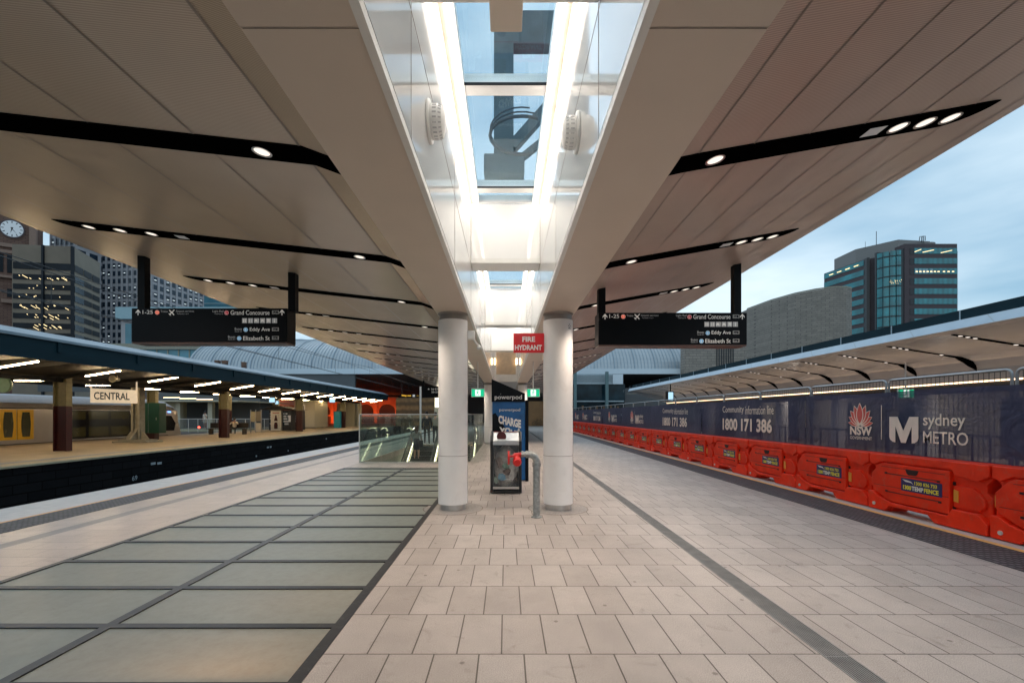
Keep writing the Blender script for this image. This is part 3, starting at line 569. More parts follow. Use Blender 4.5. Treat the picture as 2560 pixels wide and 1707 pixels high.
# fire hydrant sign
t = thing('fire_hydrant_sign', 'red sign reading FIRE HYDRANT fixed to the right column', 'sign', (.37, 7.7, 2.8))
MB().box(.127, 7.66, 2.636, .64, 7.668, 2.965).build('plate', 'fire_red', t)
f_ = frontal(7.656); q = MB(); q.text('FIRE', f_, .275, 2.82, .215, .088, bold=.035); q.text('HYDRANT', f_, .15, 2.68, .455, .088, bold=.035); q.build('lettering', 'paint_white', t)
MB().box(.60, 7.669, 2.66, .66, 7.70, 2.94).build('bracket', 'steel', t)

# hydrant stand pipe
t = thing('fire_hydrant', 'grey standpipe with elbow and red hydrant valve in front of the right column', 'fire hydrant', (.475, 7.08, 0))
MB().tube([(.475, 7.08, 0), (.475, 7.08, .82)], .055, 20).build('standpipe', 'galv', t, smooth=True)
q = MB(); q.tube([(.475, 7.08, .79), (.475, 7.08, .86)], .068, 20); q.tube([(.475, 7.08, .86)] + [(.475 - .12 + .12 * math.cos(R(a)), 7.08, .86 + .12 * math.sin(R(a))) for a in range(15, 91, 15)], .055, 18); q.tube([(.36, 7.08, .98), (.31, 7.08, .98)], .062, 6); q.tube([(.33, 7.08, .98), (.24, 7.08, .98)], .042, 14); q.tube([(.27, 7.08, .98), (.24, 7.08, .98)], .058, 6)
q.build('elbow', 'galv', t, smooth=True)
q = MB(); q.tube([(.245, 7.08, .98), (.12, 7.08, .95)], [.035, .045], 16); q.tube([(.17, 7.08, .96), (.17, 7.02, .86)], [.05, .05], 16); q.tube([(.17, 7.05, .90), (.17, 6.94, .87)], .062, 20); q.tube([(.17, 6.94, .87), (.17, 6.90, .865)], [.068, .05], 20); q.tube([(.13, 7.08, .953), (.05, 7.08, .945)], .018, 10)
q.build('valve', 'hydrant_red', t, smooth=True)
q = MB(); q.lathe((.035, 7.08, .925), [(.0, 0), (.05, -.01), (.105, -.01), (.112, .0), (.105, .022), (.05, .022), (0, .03)], 24, 'X'); ob = q.build('hand_wheel', 'hydrant_red', t, smooth=True)
MB().tube([(.17, 6.90, .80), (.175, 6.91, .77), (.17, 6.92, .74)], .012, 8).build('chain_tag', 'galv', t)
MB().tube([(.475, 7.02, .56), (.50, 7.0, .56)], .012, 8).build('stud', 'galv', t)
MB().lathe((.475, 7.08, .002), [(.085, 0), (.085, .012), (.06, .02)], 20).build('floor_flange', 'galv', t)

# litter bin
t = thing('litter_bin', 'clear-fronted litter bin with steel sloping lid between the two columns', 'litter bin', (0, 9.2, 0))
q = MB()
for x in (-.318, .262):
    q.prism([(9.16, .02), (9.16, 1.06), (9.36, 1.245), (9.68, 1.245), (9.70, .02)], lambda u, v, d_: (d_, u, v), x, x + .056)
q.box(-.262, 9.62, .02, .262, 9.68, 1.2); q.box(-.262, 9.17, .02, .262, 9.66, .06); q.build('frame', 'plastic_black', t, bevel=.012)
q = MB(); q.prism([(9.15, 1.01), (9.15, 1.07), (9.36, 1.235), (9.66, 1.235), (9.66, 1.20), (9.36, 1.20), (9.17, 1.01)], lambda u, v, d_: (d_, u, v), -.258, .258); lid = q.build('lid', 'steel', t, bevel=.004)
q = MB(); q.lathe((-.09, 9.24, 1.155), [(.095, -.05), (.095, .0), (.075, .0), (.0, -.03)], 20, 'Y'); q.build('deposit_hole', 'bin_red', lid)
MB().bar((-.25, 9.36, 1.242), (.25, 9.36, 1.242), .02, .006).build('label_strip', 'fire_red', lid)
q = MB(); q.box(-.262, 9.145, .10, .262, 9.165, .145); q.box(-.262, 9.145, .985, .262, 9.165, 1.02); q.build('trim_rail', 'steel', t)
MB().quad((-.262, 9.168, .145), (.262, 9.168, .145), (.262, 9.168, .985), (-.262, 9.168, .985)).build('clear_door', 'bin_clear', t)
bag = MB()
random.seed(3)
def blob(mb, c, r, sq=(1, 1, 1), n=12, rough=.22):
    vs = []; fs = []; h = n // 2
    for i in range(h + 1):
        for k in range(n):
            ph = math.pi * i / h; th = 2 * math.pi * k / n; rr = r * (1 + random.uniform(-rough, rough) if 0 < i < h else 1)
            vs.append((c[0] + rr * sq[0] * math.sin(ph) * math.cos(th), c[1] + rr * sq[1] * math.sin(ph) * math.sin(th), c[2] + rr * sq[2] * math.cos(ph)))
    for i in range(h):
        for k in range(n): fs.append((i*n+k, i*n+(k+1) % n, (i+1)*n+(k+1) % n, (i+1)*n+k))
    mb.add(vs, fs)
blob(bag, (0, 9.44, .52), .26, (.92, .62, 1.65), 20, .05); bag.build('bin_liner', 'bag_clear', t, smooth=True)
RL = ['larger crumpled blue wrapper low down', 'small flat blue scrap at the bottom left', 'tall crumpled white bag low on the right', 'flat white paper lying at the bottom', 'green tinted packaging in the middle', 'dark coffee cup high on the left', 'round white paper ball high on the right', 'wide brown wrapper in the middle', 'greenish bottle at bottom left', 'small brown lump in the bottom right corner']
for c, r_, s_, m_ in (((-.09, 9.23, .33), .07, (1, .5, 1), 'rubbish_blue'), ((-.05, 9.21, .29), .05, (1.2, .5, .6), 'rubbish_blue'), ((.12, 9.22, .38), .08, (.8, .5, 1.5), 'rubbish_white'), ((.05, 9.2, .27), .05, (1.6, .6, .7), 'rubbish_white'), ((.0, 9.22, .55), .08, (1, .5, .8), 'rubbish_green'), ((-.13, 9.22, .62), .07, (.9, .5, 1.6), 'rubbish_brown'), ((.12, 9.24, .52), .06, (1, .5, 1), 'rubbish_white'), ((.03, 9.22, .44), .09, (1, .5, .8), 'rubbish_brown'), ((-.2, 9.22, .27), .05, (1, .5, 1.5), 'rubbish_green'), ((.19, 9.22, .27), .05, (.9, .5, 1), 'rubbish_brown')):
    q = MB(); blob(q, c, r_, s_, 10, .28); tag(q.build('rubbish', m_), RL.pop(0) + ' behind the clear door of the litter bin', 'rubbish', 'rubbish inside the litter bin')

# charging kiosk
t = thing('charging_kiosk', 'tall blue and black phone charging kiosk with slanted black top behind the litter bin', 'kiosk', (.1, 10.9, 0))
MB().box(-.33, 10.9, .03, .46, 11.35, 1.93).build('body', 'pod_blue', t, bevel=.006)
MB().box(.464, 10.88, 0, .54, 11.38, 1.94).build('side_panel', 'pod_black', t, bevel=.008)
MB().prism([(-.345, 1.90), (.45, 1.90), (.45, 2.10), (-.345, 2.445)], frontal(0), 10.86, 11.38).build('header', 'pod_black', t, bevel=.006)
MB().prism([(-.33, .4), (-.33, 1.60), (-.255, 1.64), (.0, 1.25), (.0, .4)], frontal(0), 10.893, 10.899).build('dark_print', 'pod_black', t)
f_ = frontal(10.852); q = MB(); q.text('powerpod', f_, -.27, 1.93, .65, .135, bold=.012); q.bar((-.135, 10.852, 2.07), (-.12, 10.852, 2.10), .02, .004)
f_ = frontal(10.888); q.text('powerpod', f_, -.16, 1.655, .50, .09, bold=.008)
q.build('brand_lettering', 'paint_white', t)
q = MB(); tilt = lambda u, v, d_: (u, 10.888, v - .22 * (u + .18) * (1 if v > 1.3 else .25)); q.text('CHARGE', tilt, -.18, 1.385, .54, .20, bold=.05); q.text('YOUR', tilt, -.16, 1.09, .52, .22, bold=.05); q.build('slogan_lettering', 'paint_white', t)

# exit signs
def man(q, fn, cx, cz, s):
    q.disc(fn, cx + .02 * s, cz + .34 * s, .09 * s)
    for a, b, w_ in (((-.02, .22), (-.05, -.05), .14), ((-.05, -.02), (.12, -.18), .09), ((.12, -.18), (.06, -.40), .08), ((-.06, -.02), (-.16, -.22), .09), ((-.16, -.22), (-.34, -.26), .08), ((0, .2), (.2, .08), .07), ((.2, .08), (.3, .14), .06), ((-.03, .2), (-.2, .12), .07), ((-.2, .12), (-.26, -.02), .06)):
        a = Vector(a); b = Vector(b); d_ = (b - a).normalized(); n_ = Vector((-d_.y, d_.x)) * w_ / 2
        q.quad(*[fn(cx + p.x * s, cz + p.y * s, 0) for p in (a - n_, b - n_, b + n_, a + n_)])
def exit_sign(x0, x1, z0, z1, Y, label):
    t = thing('exit_sign', label, 'exit sign', ((x0 + x1) / 2, Y, z0), 'green running man exit signs')
    MB().box(x0 - .012, Y, z0 - .012, x1 + .012, Y + .05, z1 + .03).build('housing', 'white_matt', t)
    q = MB(); f_ = frontal(Y - .003); q.rect(f_, x0, z0, x1, z1); q.build('face', 'exit_green', t)
    f_ = frontal(Y - .006); q = MB(); cx = (x0 + x1) / 2; h = (z1 - z0); q.rect(f_, cx - h * .36, z0 + .02, cx + h * .36, z1 - .02); q.build('lit_panel', 'exit_white', t)
    f_ = frontal(Y - .009); q = MB(); man(q, f_, cx, z0 + h * .5, h * .95); q.build('running_man', 'exit_green', t)
    MB().box(cx - .015, Y + .01, z1 + .03, cx + .015, Y + .04, 3.3).build('drop_rod', 'white_matt', t)
exit_sign(-1.11, -.71, 2.175, 2.41, 14.7, 'green running man exit sign hanging beside the left column')
exit_sign(.685, 1.08, 2.175, 2.41, 14.7, 'green running man exit sign hanging left of the right column')

# ------------------------------------------------------------------ hanging direction signs
def picto_box(q, f_, x, z, s): q.rect(f_, x, z, x + s, z + s)
def direction_sign(x0, x1, z0, z1, Y, depth, poles, label):
    t = thing('direction_sign', label, 'direction sign', ((x0 + x1) / 2, Y, z0), 'black hanging direction signs')
    MB().box(x0, Y, z0 + .02, x1, Y + depth, z1).build('sign_box', 'black_sign', t, bevel=.006)
    MB().box(x0 + .004, Y + .004, z0, x1 - .004, Y + depth - .004, z0 + .018).build('lower_edge', 'sign_base', t)
    for xp in poles: MB().box(xp - .05, Y + .08, z1 - .02, xp + .05, Y + .18, ztop(xp) + .01).build('hanger_pole', 'pole_black', t)
    W = x1 - x0; H = z1 - z0; f_ = frontal(Y - .003); f2 = frontal(Y - .006)
    X = lambda u: x0 + u * W; Z = lambda v: z1 - v * H
    a = MB()
    def arrow(cx):
        a.rect(f_, X(cx) - .007, Z(.20), X(cx) + .007, Z(.05))
        for s_ in (-1, 1): a.quad(f_(X(cx), Z(.035), 0), f_(X(cx) + s_ * .032, Z(.035) - .036, 0), f_(X(cx) + s_ * .032, Z(.035) - .056, 0), f_(X(cx), Z(.035) - .020, 0))
    arrow(.043); arrow(.968)
    a.text('1-25', f_, X(.072), Z(.165), .066 * W, .052, bold=.006)
    a.text('Grand Concourse', f_, X(.638), Z(.19), .250 * W, .062, bold=.004)
    a.text('Eddy Ave', f_, X(.761), Z(.68), .129 * W, .064, bold=.004); a.text('Elizabeth St', f_, X(.719), Z(.91), .171 * W, .056, bold=.004)
    for z_ in (.165, .645, .89):
        bx = X(.905); bz = Z(z_)
        for (u0, v0, u1, v1) in ((0, 0, .042, .003), (0, .042, .042, .045), (0, 0, .0015, .045), (.0405, 0, .042, .045)): a.rect(f_, bx + u0 * W, bz + v0, bx + u1 * W, bz + v1)
    # plane
    px, pz = X(.260), Z(.12)
    for p, q_, w_ in (((-.03, -.03), (.035, .035), .012), ((.0, .0), (-.035, .03), .014), ((.0, .0), (.03, -.035), .014), ((-.03, -.03), (-.04, -.012), .008), ((-.03, -.03), (-.012, -.04), .008)):
        a.bar(f_(px + p[0], pz + p[1], 0), f_(px + q_[0], pz + q_[1], 0), w_, .002, up=(0, 1, 0))
    a.build('lettering', 'sign_white', t)
    b = MB(); b.text('Trains', f_, X(.188), Z(.12), .045 * W, .028); b.text('Airport services', f_, X(.285), Z(.125), .118 * W, .032); b.text('Terminals 1 to 3', f_, X(.292), Z(.175), .075 * W, .016)
    b.text('Light Rail', f_, X(.522), Z(.13), .07 * W, .034); b.text('Chalmers St', f_, X(.535), Z(.175), .055 * W, .016)
    for z_, x_ in ((.62, .665), (.845, .622)): b.text('Buses', f_, X(x_), Z(z_), .046 * W, .032); b.text('Stands A-F', f_, X(x_), Z(z_ + .055), .046 * W, .016)
    for z_, n_ in ((.145, '1'), (.625, '2'), (.87, '3')): b.text('Exit ' + n_, f_, X(.909), Z(z_) , .034 * W, .022)
    b.build('small_lettering', 'sign_grey', t)
    s = .068; ic = MB(); gl = MB()
    for k in range(6):
        cx = X(.712 + k * .0385) ; cz = Z(.425); picto_box(ic, f_, cx, cz, s); m_ = cx + s / 2; y_ = cz + s / 2
        if k == 0:
            for dx in (-.014, .014): gl.disc(f2, m_ + dx, y_ + .02, .007, n=10); gl.rect(f2, m_ + dx - .007, y_ - .024, m_ + dx + .007, y_ + .011)
            gl.rect(f2, m_ - .002, y_ - .026, m_ + .002, y_ + .026)
        elif k == 1: gl.rect(f2, m_ - .016, y_ - .026, m_ - .009, y_ + .026); gl.rect(f2, m_ + .009, y_ - .026, m_ + .016, y_ + .026)
        elif k in (2, 3):
            dx = -.008 if k == 2 else 0; gl.quad(f2(m_ + dx - .024, y_ - .014, 0), f2(m_ + dx + .024, y_ - .014, 0), f2(m_ + dx + .014, y_ + .018, 0), f2(m_ + dx - .014, y_ + .018, 0)); gl.rect(f2, m_ + dx - .022, y_ - .022, m_ + dx - .012, y_ - .014); gl.rect(f2, m_ + dx + .012, y_ - .022, m_ + dx + .022, y_ - .014)
            if k == 2: gl.rect(f2, m_ + .024, y_ - .02, m_ + .029, y_ + .026)
        elif k == 4: gl.rect(f2, m_ - .02, y_ - .018, m_ + .02, y_ + .026); gl.rect(f2, m_ - .018, y_ - .027, m_ - .008, y_ - .018); gl.rect(f2, m_ + .008, y_ - .027, m_ + .018, y_ - .018)
        else: gl.disc(f2, m_, y_ + .02, .008, n=10); gl.rect(f2, m_ - .006, y_ - .026, m_ + .006, y_ + .008)
    ic.build('pictogram_tile', 'sign_grey', t, label='grey service pictogram tiles'); gl.build('pictogram', 'sign_white', t)
    for cx, cz, ch, m_ in ((.166, .12, 'T', 'sign_orange'), (.612, .13, 'L', 'sign_red'), (.735, .61, 'B', 'sign_blue'), (.693, .855, 'B', 'sign_blue')):
        dsc = MB(); dsc.m = 0; dsc.disc(f_, X(cx), Z(cz), .030); dsc.m = 1; dsc.ring(f2, X(cx), Z(cz), .0255, .029); dsc.text(ch, f2, X(cx) - .010, Z(cz) - .016, .020, .032, bold=.01); dsc.build('transport_symbol', [m_, 'sign_white'], t)
    return t
direction_sign(-5.105, -2.985, 2.565, 3.045, 6.2, .26, (-5.04, -2.98 + .02), 'black hanging sign to Grand Concourse on the left, above the tracks')
direction_sign(1.262, 3.285, 2.53, 2.985, 6.2, .26, (1.325, 3.20), 'black hanging sign to Grand Concourse on the right, in front of the sky')

# ------------------------------------------------------------------ water filled barriers
PITCH = 1.97; BX = 6.27; BY0 = 3.95
def make_barrier():
    t = thing('water_barrier', '', 'barrier', (BX, BY0, 0), 'orange water barriers along the platform edge')
    Lh = PITCH - .03
    fn = lambda p, v, d_: (BX + d_, BY0 + Lh - p, v)          # p runs left to right as seen from the platform
    q = MB()
    q.prism([(.0, .0), (.36, .0), (.46, .115), (1.08, .115), (1.18, .0), (Lh, .0), (Lh, .50), (Lh - .07, .56), (Lh - .07, .66), (Lh, .74), (Lh, .93), (0, .93), (0, .76), (.06, .70), (.06, .60), (0, .52)], fn, .075, .36)
    q.build('body', 'barrier', t, bevel=.014, seg=3)
    MB().prism([(.0, .775), (.10, .745), (.24, .82), (1.44, .82), (1.48, .74), (1.80, .70), (Lh, .78), (Lh, .935), (0, .935)], fn, .022, .40).build('top_rail', 'barrier', t, bevel=.012, seg=3)
    pnl = MB(); pnl.prism([(.05, .40), (.05, .60), (.20, .755), (.28, .795), (1.42, .795), (1.42, .185), (.42, .185), (.17, .30)], fn, .012, .09); face = pnl.build('front_panel', 'barrier', t, bevel=.008, seg=2)
    ft = MB(); ft.prism([(.0, .01), (.34, .01), (.43, .105), (1.10, .105), (1.20, .01), (Lh, .01), (Lh, .16), (Lh - .12, .27), (1.47, .27), (1.40, .165), (.46, .165), (.22, .225), (.10, .30), (.0, .30)], fn, -.005, .09); ft.build('foot', 'barrier', t, bevel=.012, seg=3)
    eb = MB(); eb.prism([(1.46, .295), (1.80, .295), (1.87, .36), (1.87, .46), (1.80, .545), (1.72, .60), (1.46, .60)], fn, .04, .09); eb.build('end_block', 'barrier', t, bevel=.01, seg=2)
    gr = MB()
    gr.prism([(.38, .625), (1.28, .625), (1.28, .64), (.38, .64)], fn, .008, .02); gr.prism([(.38, .33), (1.30, .33), (1.30, .346), (.38, .346)], fn, .008, .02)
    gr.prism([(.10, .42), (1.41, .42), (1.41, .426), (.10, .426)], fn, .010, .02)
    gr.prism([(.26, .735), (1.36, .735), (1.36, .742), (.26, .742)], fn, .010, .02)
    gr.build('grooves', 'barrier_groove', face)
    h = MB(); h.prism([(.72, .735), (.94, .735), (.92, .68), (.89, .655), (.77, .655), (.74, .68)], fn, .006, .02); h.build('handle_recess', 'barrier_dark', face)
    for a_, z_ in ((.33, .625), (1.24, .61), (.34, .33), (1.26, .315)): MB().prism([(a_, z_), (a_ + .045, z_), (a_ + .045, z_ + .028), (a_, z_ + .028)], fn, .006, .02).build('strap_notch', 'barrier_dark', face)
    for a_, z_ in ((1.425, .60), (1.425, .25)): MB().prism([(a_, z_), (a_ + .035, z_), (a_ + .035, z_ + .05), (a_, z_ + .05)], fn, .06, .07).build('strap_notch', 'barrier_dark', face)
    MB().prism([(1.465, .38), (1.53, .37), (1.53, .53), (1.465, .545)], fn, .030, .05).build('reflector', 'reflector', t); MB().prism([(.0, .40), (.045, .39), (.045, .53), (.0, .55)], fn, .062, .09).build('reflector', 'reflector', t)
    MB().lathe((BX - .018, BY0 + Lh - .13, .10), [(.028, 0), (.028, .02)], 14, 'X').build('drain_plug', 'plug_white', t)
    s = MB(); s.rect(lambda u, v, d_: (BX + .008, BY0 + u, v), .62, .40, 1.30, .60); stk = s.build('sticker', 'navy_sticker', t)
    g = lambda u, v, d_: (BX + .005, BY0 + (1.92 - u), v + .015)           # reads from the platform side
    lx = MB(); lx.text('1300', g, .86, .50, .125, .055, bold=.03); lx.text('836', g, 1.005, .50, .10, .055, bold=.03); lx.text('733', g, 1.125, .50, .10, .055, bold=.03); lx.text('1300', g, .66, .41, .145, .068, bold=.045); lx.text('FENCE', g, 1.02, .41, .23, .068, bold=.045); lx.build('yellow_lettering', 'sticker_yellow', stk)
    ly = MB(); ly.text('TEMP', g, .81, .41, .20, .068, bold=.045)
    ly.quad(g(.645, .565, 0), g(.70, .53, 0), g(.80, .525, 0), g(.845, .50, 0), g(.80, .545, 0), g(.74, .555, 0)); ly.build('white_lettering', 'sticker_white', stk)
    return t
BN = 21
bar0 = make_barrier(); bar0['label'] = 'orange water barrier cut off by the right edge of the view, nearest of the row'
index_kids()
for k in range(1, BN):
    copy_tree(bar0, (BX + random.uniform(-.018, .018), BY0 + PITCH * k, 0), f'orange water barrier with tempfence sticker, {ORD[k]} from the near end of the row')

# fence panels behind the barriers
FX = 6.62
def make_fence():
    t = thing('fence_panel', '', 'fence', (FX, BY0, 0), 'wire mesh fence panels behind the barriers')
    fn = lambda u, v: (FX, BY0 + u, v); w0, w1, zt_ = .03, PITCH - .03, 2.19; r_ = .07
    path = [fn(w0, .05), fn(w0, zt_ - r_)] + [fn(w0 + r_ - r_ * math.cos(R(a)), zt_ - r_ + r_ * math.sin(R(a))) for a in (30, 60, 90)] + [fn(w1 - r_ + r_ * math.sin(R(a)), zt_ - r_ + r_ * math.cos(R(a))) for a in (0, 30, 60, 90)] + [fn(w1, .05)]
    MB().tube(path, .018, 8).build('frame', 'fence_steel', t, smooth=True)
    m_ = MB()
    for k in range(1, 27): u = w0 + (w1 - w0) * k / 27; m_.box(FX - .002, BY0 + u - .003, .1, FX + .002, BY0 + u + .003, zt_ - .01)
    for k in range(26): v = .12 + k * .082; m_.box(FX - .002, BY0 + w0, v - .003, FX + .002, BY0 + w1, v + .003)
    m_.build('mesh_infill', 'wire_dark', t)
    MB().box(FX - .02, BY0 + w1 - .05, 1.73, FX + .03, BY0 + w1 + .08, 1.77).build('clamp', 'wire_dark', t)
    return t
fp0 = make_fence(); fp0['label'] = 'wire mesh fence panel nearest the camera, cut by the right edge of the view'
index_kids()
for k in range(1, BN):
    copy_tree(fp0, (FX, BY0 + PITCH * k, 0), f'wire mesh fence panel above the orange barriers, {ORD[k]} from the near end')

# printed shade cloth, one banner per print
CX = FX - .035
def banner_surface(y0, y1):
    q = MB(); n = max(6, int((y1 - y0) / .35)); ks = 5
    ph = y0 * 3.1
    for i in range(n + 1):
        y = y0 + (y1 - y0) * i / n
        for j in range(ks + 1):
            z = .80 + (1.985 + .012 * math.sin(y * 2.1) - .80) * j / ks
            q.v.append((CX + .012 * math.sin(y * 3.3 + j * .8 + ph) * (1 if j < ks else .3), y, z))
    for i in range(n):
        for j in range(ks): a = i * (ks + 1) + j; q.f.append((a, a + ks + 1, a + ks + 2, a + 1)); q.mi.append(0)
    return q
def cloth(label, y0, y1):
    t = thing('shade_cloth_banner', label, 'banner', (CX, y0, 0), 'navy printed banners tied to the fence')
    banner_surface(y0 + .004, y1 - .004).build('cloth', 'banner_cloth', t, smooth=True); return t
def yz(off=.02): return lambda yc: (lambda u, v, d_: (CX - off - d_, yc - u, v))        # u runs away from the far end, i.e. to the right as seen
def info_print(t, yl, k=1):
    f_ = lambda u, v, d_: (CX - .02, yl - u, v)
    q = MB(); q.text('Community', f_, .0, 1.60, 1.22, .24, bold=.0); q.text('information line', f_, 1.30, 1.60, 1.32, .23, bold=.0); q.text('1800 171 386', f_, .0, 1.13, 2.55, .36, bold=.035)
    q.build('phone_lettering', 'banner_white', t)
def logo_print(t, yl):
    f_ = lambda u, v, d_: (CX - .020 - d_, yl - u, v); k = .02
    red = MB(); wh = MB()
    def petal(cx, cz, ang, ln, wd, lay):
        pts = []
        for i in range(17):
            s = i / 16; w2 = wd * math.sin(math.pi * s ** .85) ** .9; pts.append((s * ln, w2))
        out = pts + [(a, -b) for a, b in reversed(pts[1:-1])]
        c, s_ = math.cos(ang), math.sin(ang)
        def P(m, k2): return [f_(cx + (a * k2 * c - b * k2 * s_), cz + (a * k2 * s_ + b * k2 * c), lay * .0012 + m) for a, b in out]
        wh.add(P(0, 1.0), [tuple(range(len(out)))]); 
        cx2, cz2 = cx + .03 * c, cz + .03 * s_
        red.add([f_(cx2 + (a * .87 * c - b * .78 * s_), cz2 + (a * .87 * s_ + b * .78 * c), lay * .0012 + .0006) for a, b in out], [tuple(range(len(out)))])
    for i, (a, ln, wd) in enumerate(((172, .30, .055), (8, .30, .055), (152, .32, .06), (28, .32, .06), (132, .36, .07), (48, .36, .07), (111, .39, .075), (69, .39, .075), (90, .41, .085))):
        petal(.29, 1.405, R(a), ln, wd, i)
    wh.text('NSW', f_, .04, 1.215, .52, .165, bold=.04); wh.text('GOVERNMENT', f_, .04, 1.135, .52, .055)
    wh.rect(f_, .76, 1.16, .772, 1.76)
    Mx = .93
    wh.quad(*[f_(Mx + a * .55, 1.13 + b * .43, 0) for a, b in ((0, .2), (0, 1), (.17, 1), (.22, .97), (.22, .0), (.12, .02), (.03, .1))])
    wh.quad(*[f_(Mx + .55 - a * .55, 1.13 + b * .43, 0) for a, b in ((0, .2), (0, 1), (.17, 1), (.22, .97), (.22, .0), (.12, .02), (.03, .1))])
    wh.quad(*[f_(Mx + a * .55, 1.13 + b * .43, .0003) for a, b in ((.10, 1), (.30, 1), (.52, .42), (.52, .0), (.42, .0))])
    wh.quad(*[f_(Mx + .55 - a * .55, 1.13 + b * .43, .0006) for a, b in ((.10, 1), (.30, 1), (.52, .42), (.52, .0), (.42, .0))])
    wh.text('sydney', f_, 1.56, 1.37, .66, .24, bold=.012); wh.text('METRO', f_, 1.56, 1.15, .70, .19, bold=.010)
    wh.build('logo_lettering', 'banner_white', t); red.build('flower_emblem', 'banner_red', t)
bs = [('logo', 3.95, 10.0, 8.72, 'navy banner with the large NSW flower and sydney METRO print, nearest'), ('info', 10.0, 15.3, 13.78, 'navy banner with the largest phone number print'),
      ('info', 15.3, 20.6, 19.05, 'navy banner with the second, smaller-looking phone number print'), ('logo', 20.6, 26, 24.0, 'navy banner with flower and METRO print, just beyond both phone numbers'),
      ('logo', 26, 31, 29.2, 'navy banner with the third flower and METRO print along the fence'), ('info', 31, 36, 34.2, 'navy banner with the small distant phone number print'),
      ('logo', 36, 40.2, 39.0, 'navy banner with tiny METRO print near the far end'), ('logo', 40.2, BY0 + PITCH * BN, 43.2, 'navy banner at the far end of the fence')]
for kd, y0, y1, yl, lb in bs:
    t = cloth(lb, y0, y1)
    (info_print if kd == 'info' else logo_print)(t, yl)

# ------------------------------------------------------------------ canopy of the platform on the right
rc = thing('opposite_canopy', 'long beige canopy with black hooked light slots behind the navy fence', 'canopy', (12, 0, 3.7))
RY0, RY1 = -10, 42.5
pr = [(11.4, 3.755), (12.0, 3.76), (13.0, 3.60), (13.9, 3.46), (14.3, 3.40), (14.6, 3.26), (14.85, 3.02), (15.0, 2.66)]
def zr(x):
    for (a, za), (b, zb) in zip(pr, pr[1:]):
        if a <= x <= b: return za + (zb - za) * (x - a) / (b - a)
    return pr[-1][1]
q = MB()
for (a, za), (b, zb) in zip(pr, pr[1:]): q.quad((a, RY0, za), (b, RY0, zb), (b, RY1, zb), (a, RY1, za))
q.build('soffit', 'soffit_far', rc, smooth=True)
q = MB(); q.quad((11.4, RY0, 3.755), (11.55, RY0, 4.0), (11.55, RY1, 4.0), (11.4, RY1, 3.755)); q.quad((11.55, RY0, 4.0), (11.8, RY0, 4.02), (11.8, RY1, 4.02), (11.55, RY1, 4.0)); q.quad((11.4, RY1, 3.755), (11.55, RY1, 4.0), (15, RY1, 4.0), (15, RY1, 2.66)); q.build('fascia', 'gutter_pale', rc)
q = MB()
q.box(11.8, RY0, 4.0, 11.84, RY1, 4.30); q.build('parapet_glass', 'fascia_green', rc)
q = MB()
for k in range(0, 18): y = 7.6 + 2.1 * k; q.box(11.785, y, 4.0, 11.80, y + .03, 4.3); q.quad((11.40, y + .9, 3.757), (11.40, y + .93, 3.757), (11.548, y + 1.23, 4.002), (11.548, y + 1.2, 4.002))
q.build('parapet_post', 'louvre', rc)
MB().box(11.84, RY0, 3.9, 22, RY1, 4.05).build('roof_sheet', 'roof_top', rc)
for k in range(-1, 14):
    yc = 12.26 + 2.1 * k - (2.1 if k < 0 else 0) * 0
    xs = [12.0, 12.05, 12.12, 12.25, 12.45, 13.0, 13.6, 13.9, 14.1, 14.3, 14.45, 14.6, 14.72, 14.82, 14.87]
    hw = [0, .05, .07, .085, .09, .085, .08, .085, .10, .13, .16, .17, .14, .07, 0]
    vs = []
    for x, h_ in zip(xs, hw):
        z = zr(x) - .008 ; vs.append((x - .006, yc - h_ * .9, z)); vs.append((x - .006, yc + h_, z))
    q = MB(); q.add(vs, [(2*i, 2*i+1, 2*i+3, 2*i+2) for i in range(len(xs) - 1)]); sl_ = q.build('hooked_slot', 'slot_black', rc)
    q = MB()
    for x in (12.25, 12.45, 12.65, 13.75): q.disc(lambda u, v, d_: (u, v, zr(u) - .014), x, yc, .05, n=12)
    q.build('downlights', 'downlight', sl_)
q = MB(); q.box(14.99, RY0, 2.62, 15.08, RY1, 2.66); q.build('warm_light_strip', 'warm_strip', rc)
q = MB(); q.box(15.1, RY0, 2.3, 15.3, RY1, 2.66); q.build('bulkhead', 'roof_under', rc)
bw = thing('platform_building', 'dim grey wall and doorways behind the navy banners on the opposite platform', 'building', (17, 0, 0))
q = MB(); q.box(18.0, RY0, 0, 18.2, RY1, 3.9); q.build('wall', 'concrete', bw); q = MB(); q.box(15.3, RY0, 2.75, 18.0, RY1, 2.8); q.build('ceiling', 'white_matt', bw)
for k in range(9):
    y = 6.5 + 4.3 * k; MB().box(17.97, y, 0.01, 17.995, y + 1.4, 2.2).build('doorway', 'dark_glass', bw)
for k, y in enumerate((8.2, 12.7, 17.2, 21.7, 26.2, 30.7, 35.2)):
    q = MB(); q.lathe((15.9, y, 0), [(.32, 0), (.32, 2.75)], 24); tag(q.build('platform_column', 'white_metal', smooth=True), f'pale round column behind the navy banners, {ORD[k]} along the opposite platform', 'column', 'columns of the opposite platform')
for k, y in enumerate((7, 11, 15, 19, 25, 31)):
    ld = bpy.data.lights.new('opposite_fill_light', 'AREA'); ld.energy = 26; ld.size = 1.2; ld.color = (1, .89, .78); lo = bpy.data.objects.new('opposite_fill_light', ld); col.objects.link(lo); lo.location = (16.6, y, 2.7)  # unseen fill lights without fittings, set to brighten the opposite canopy
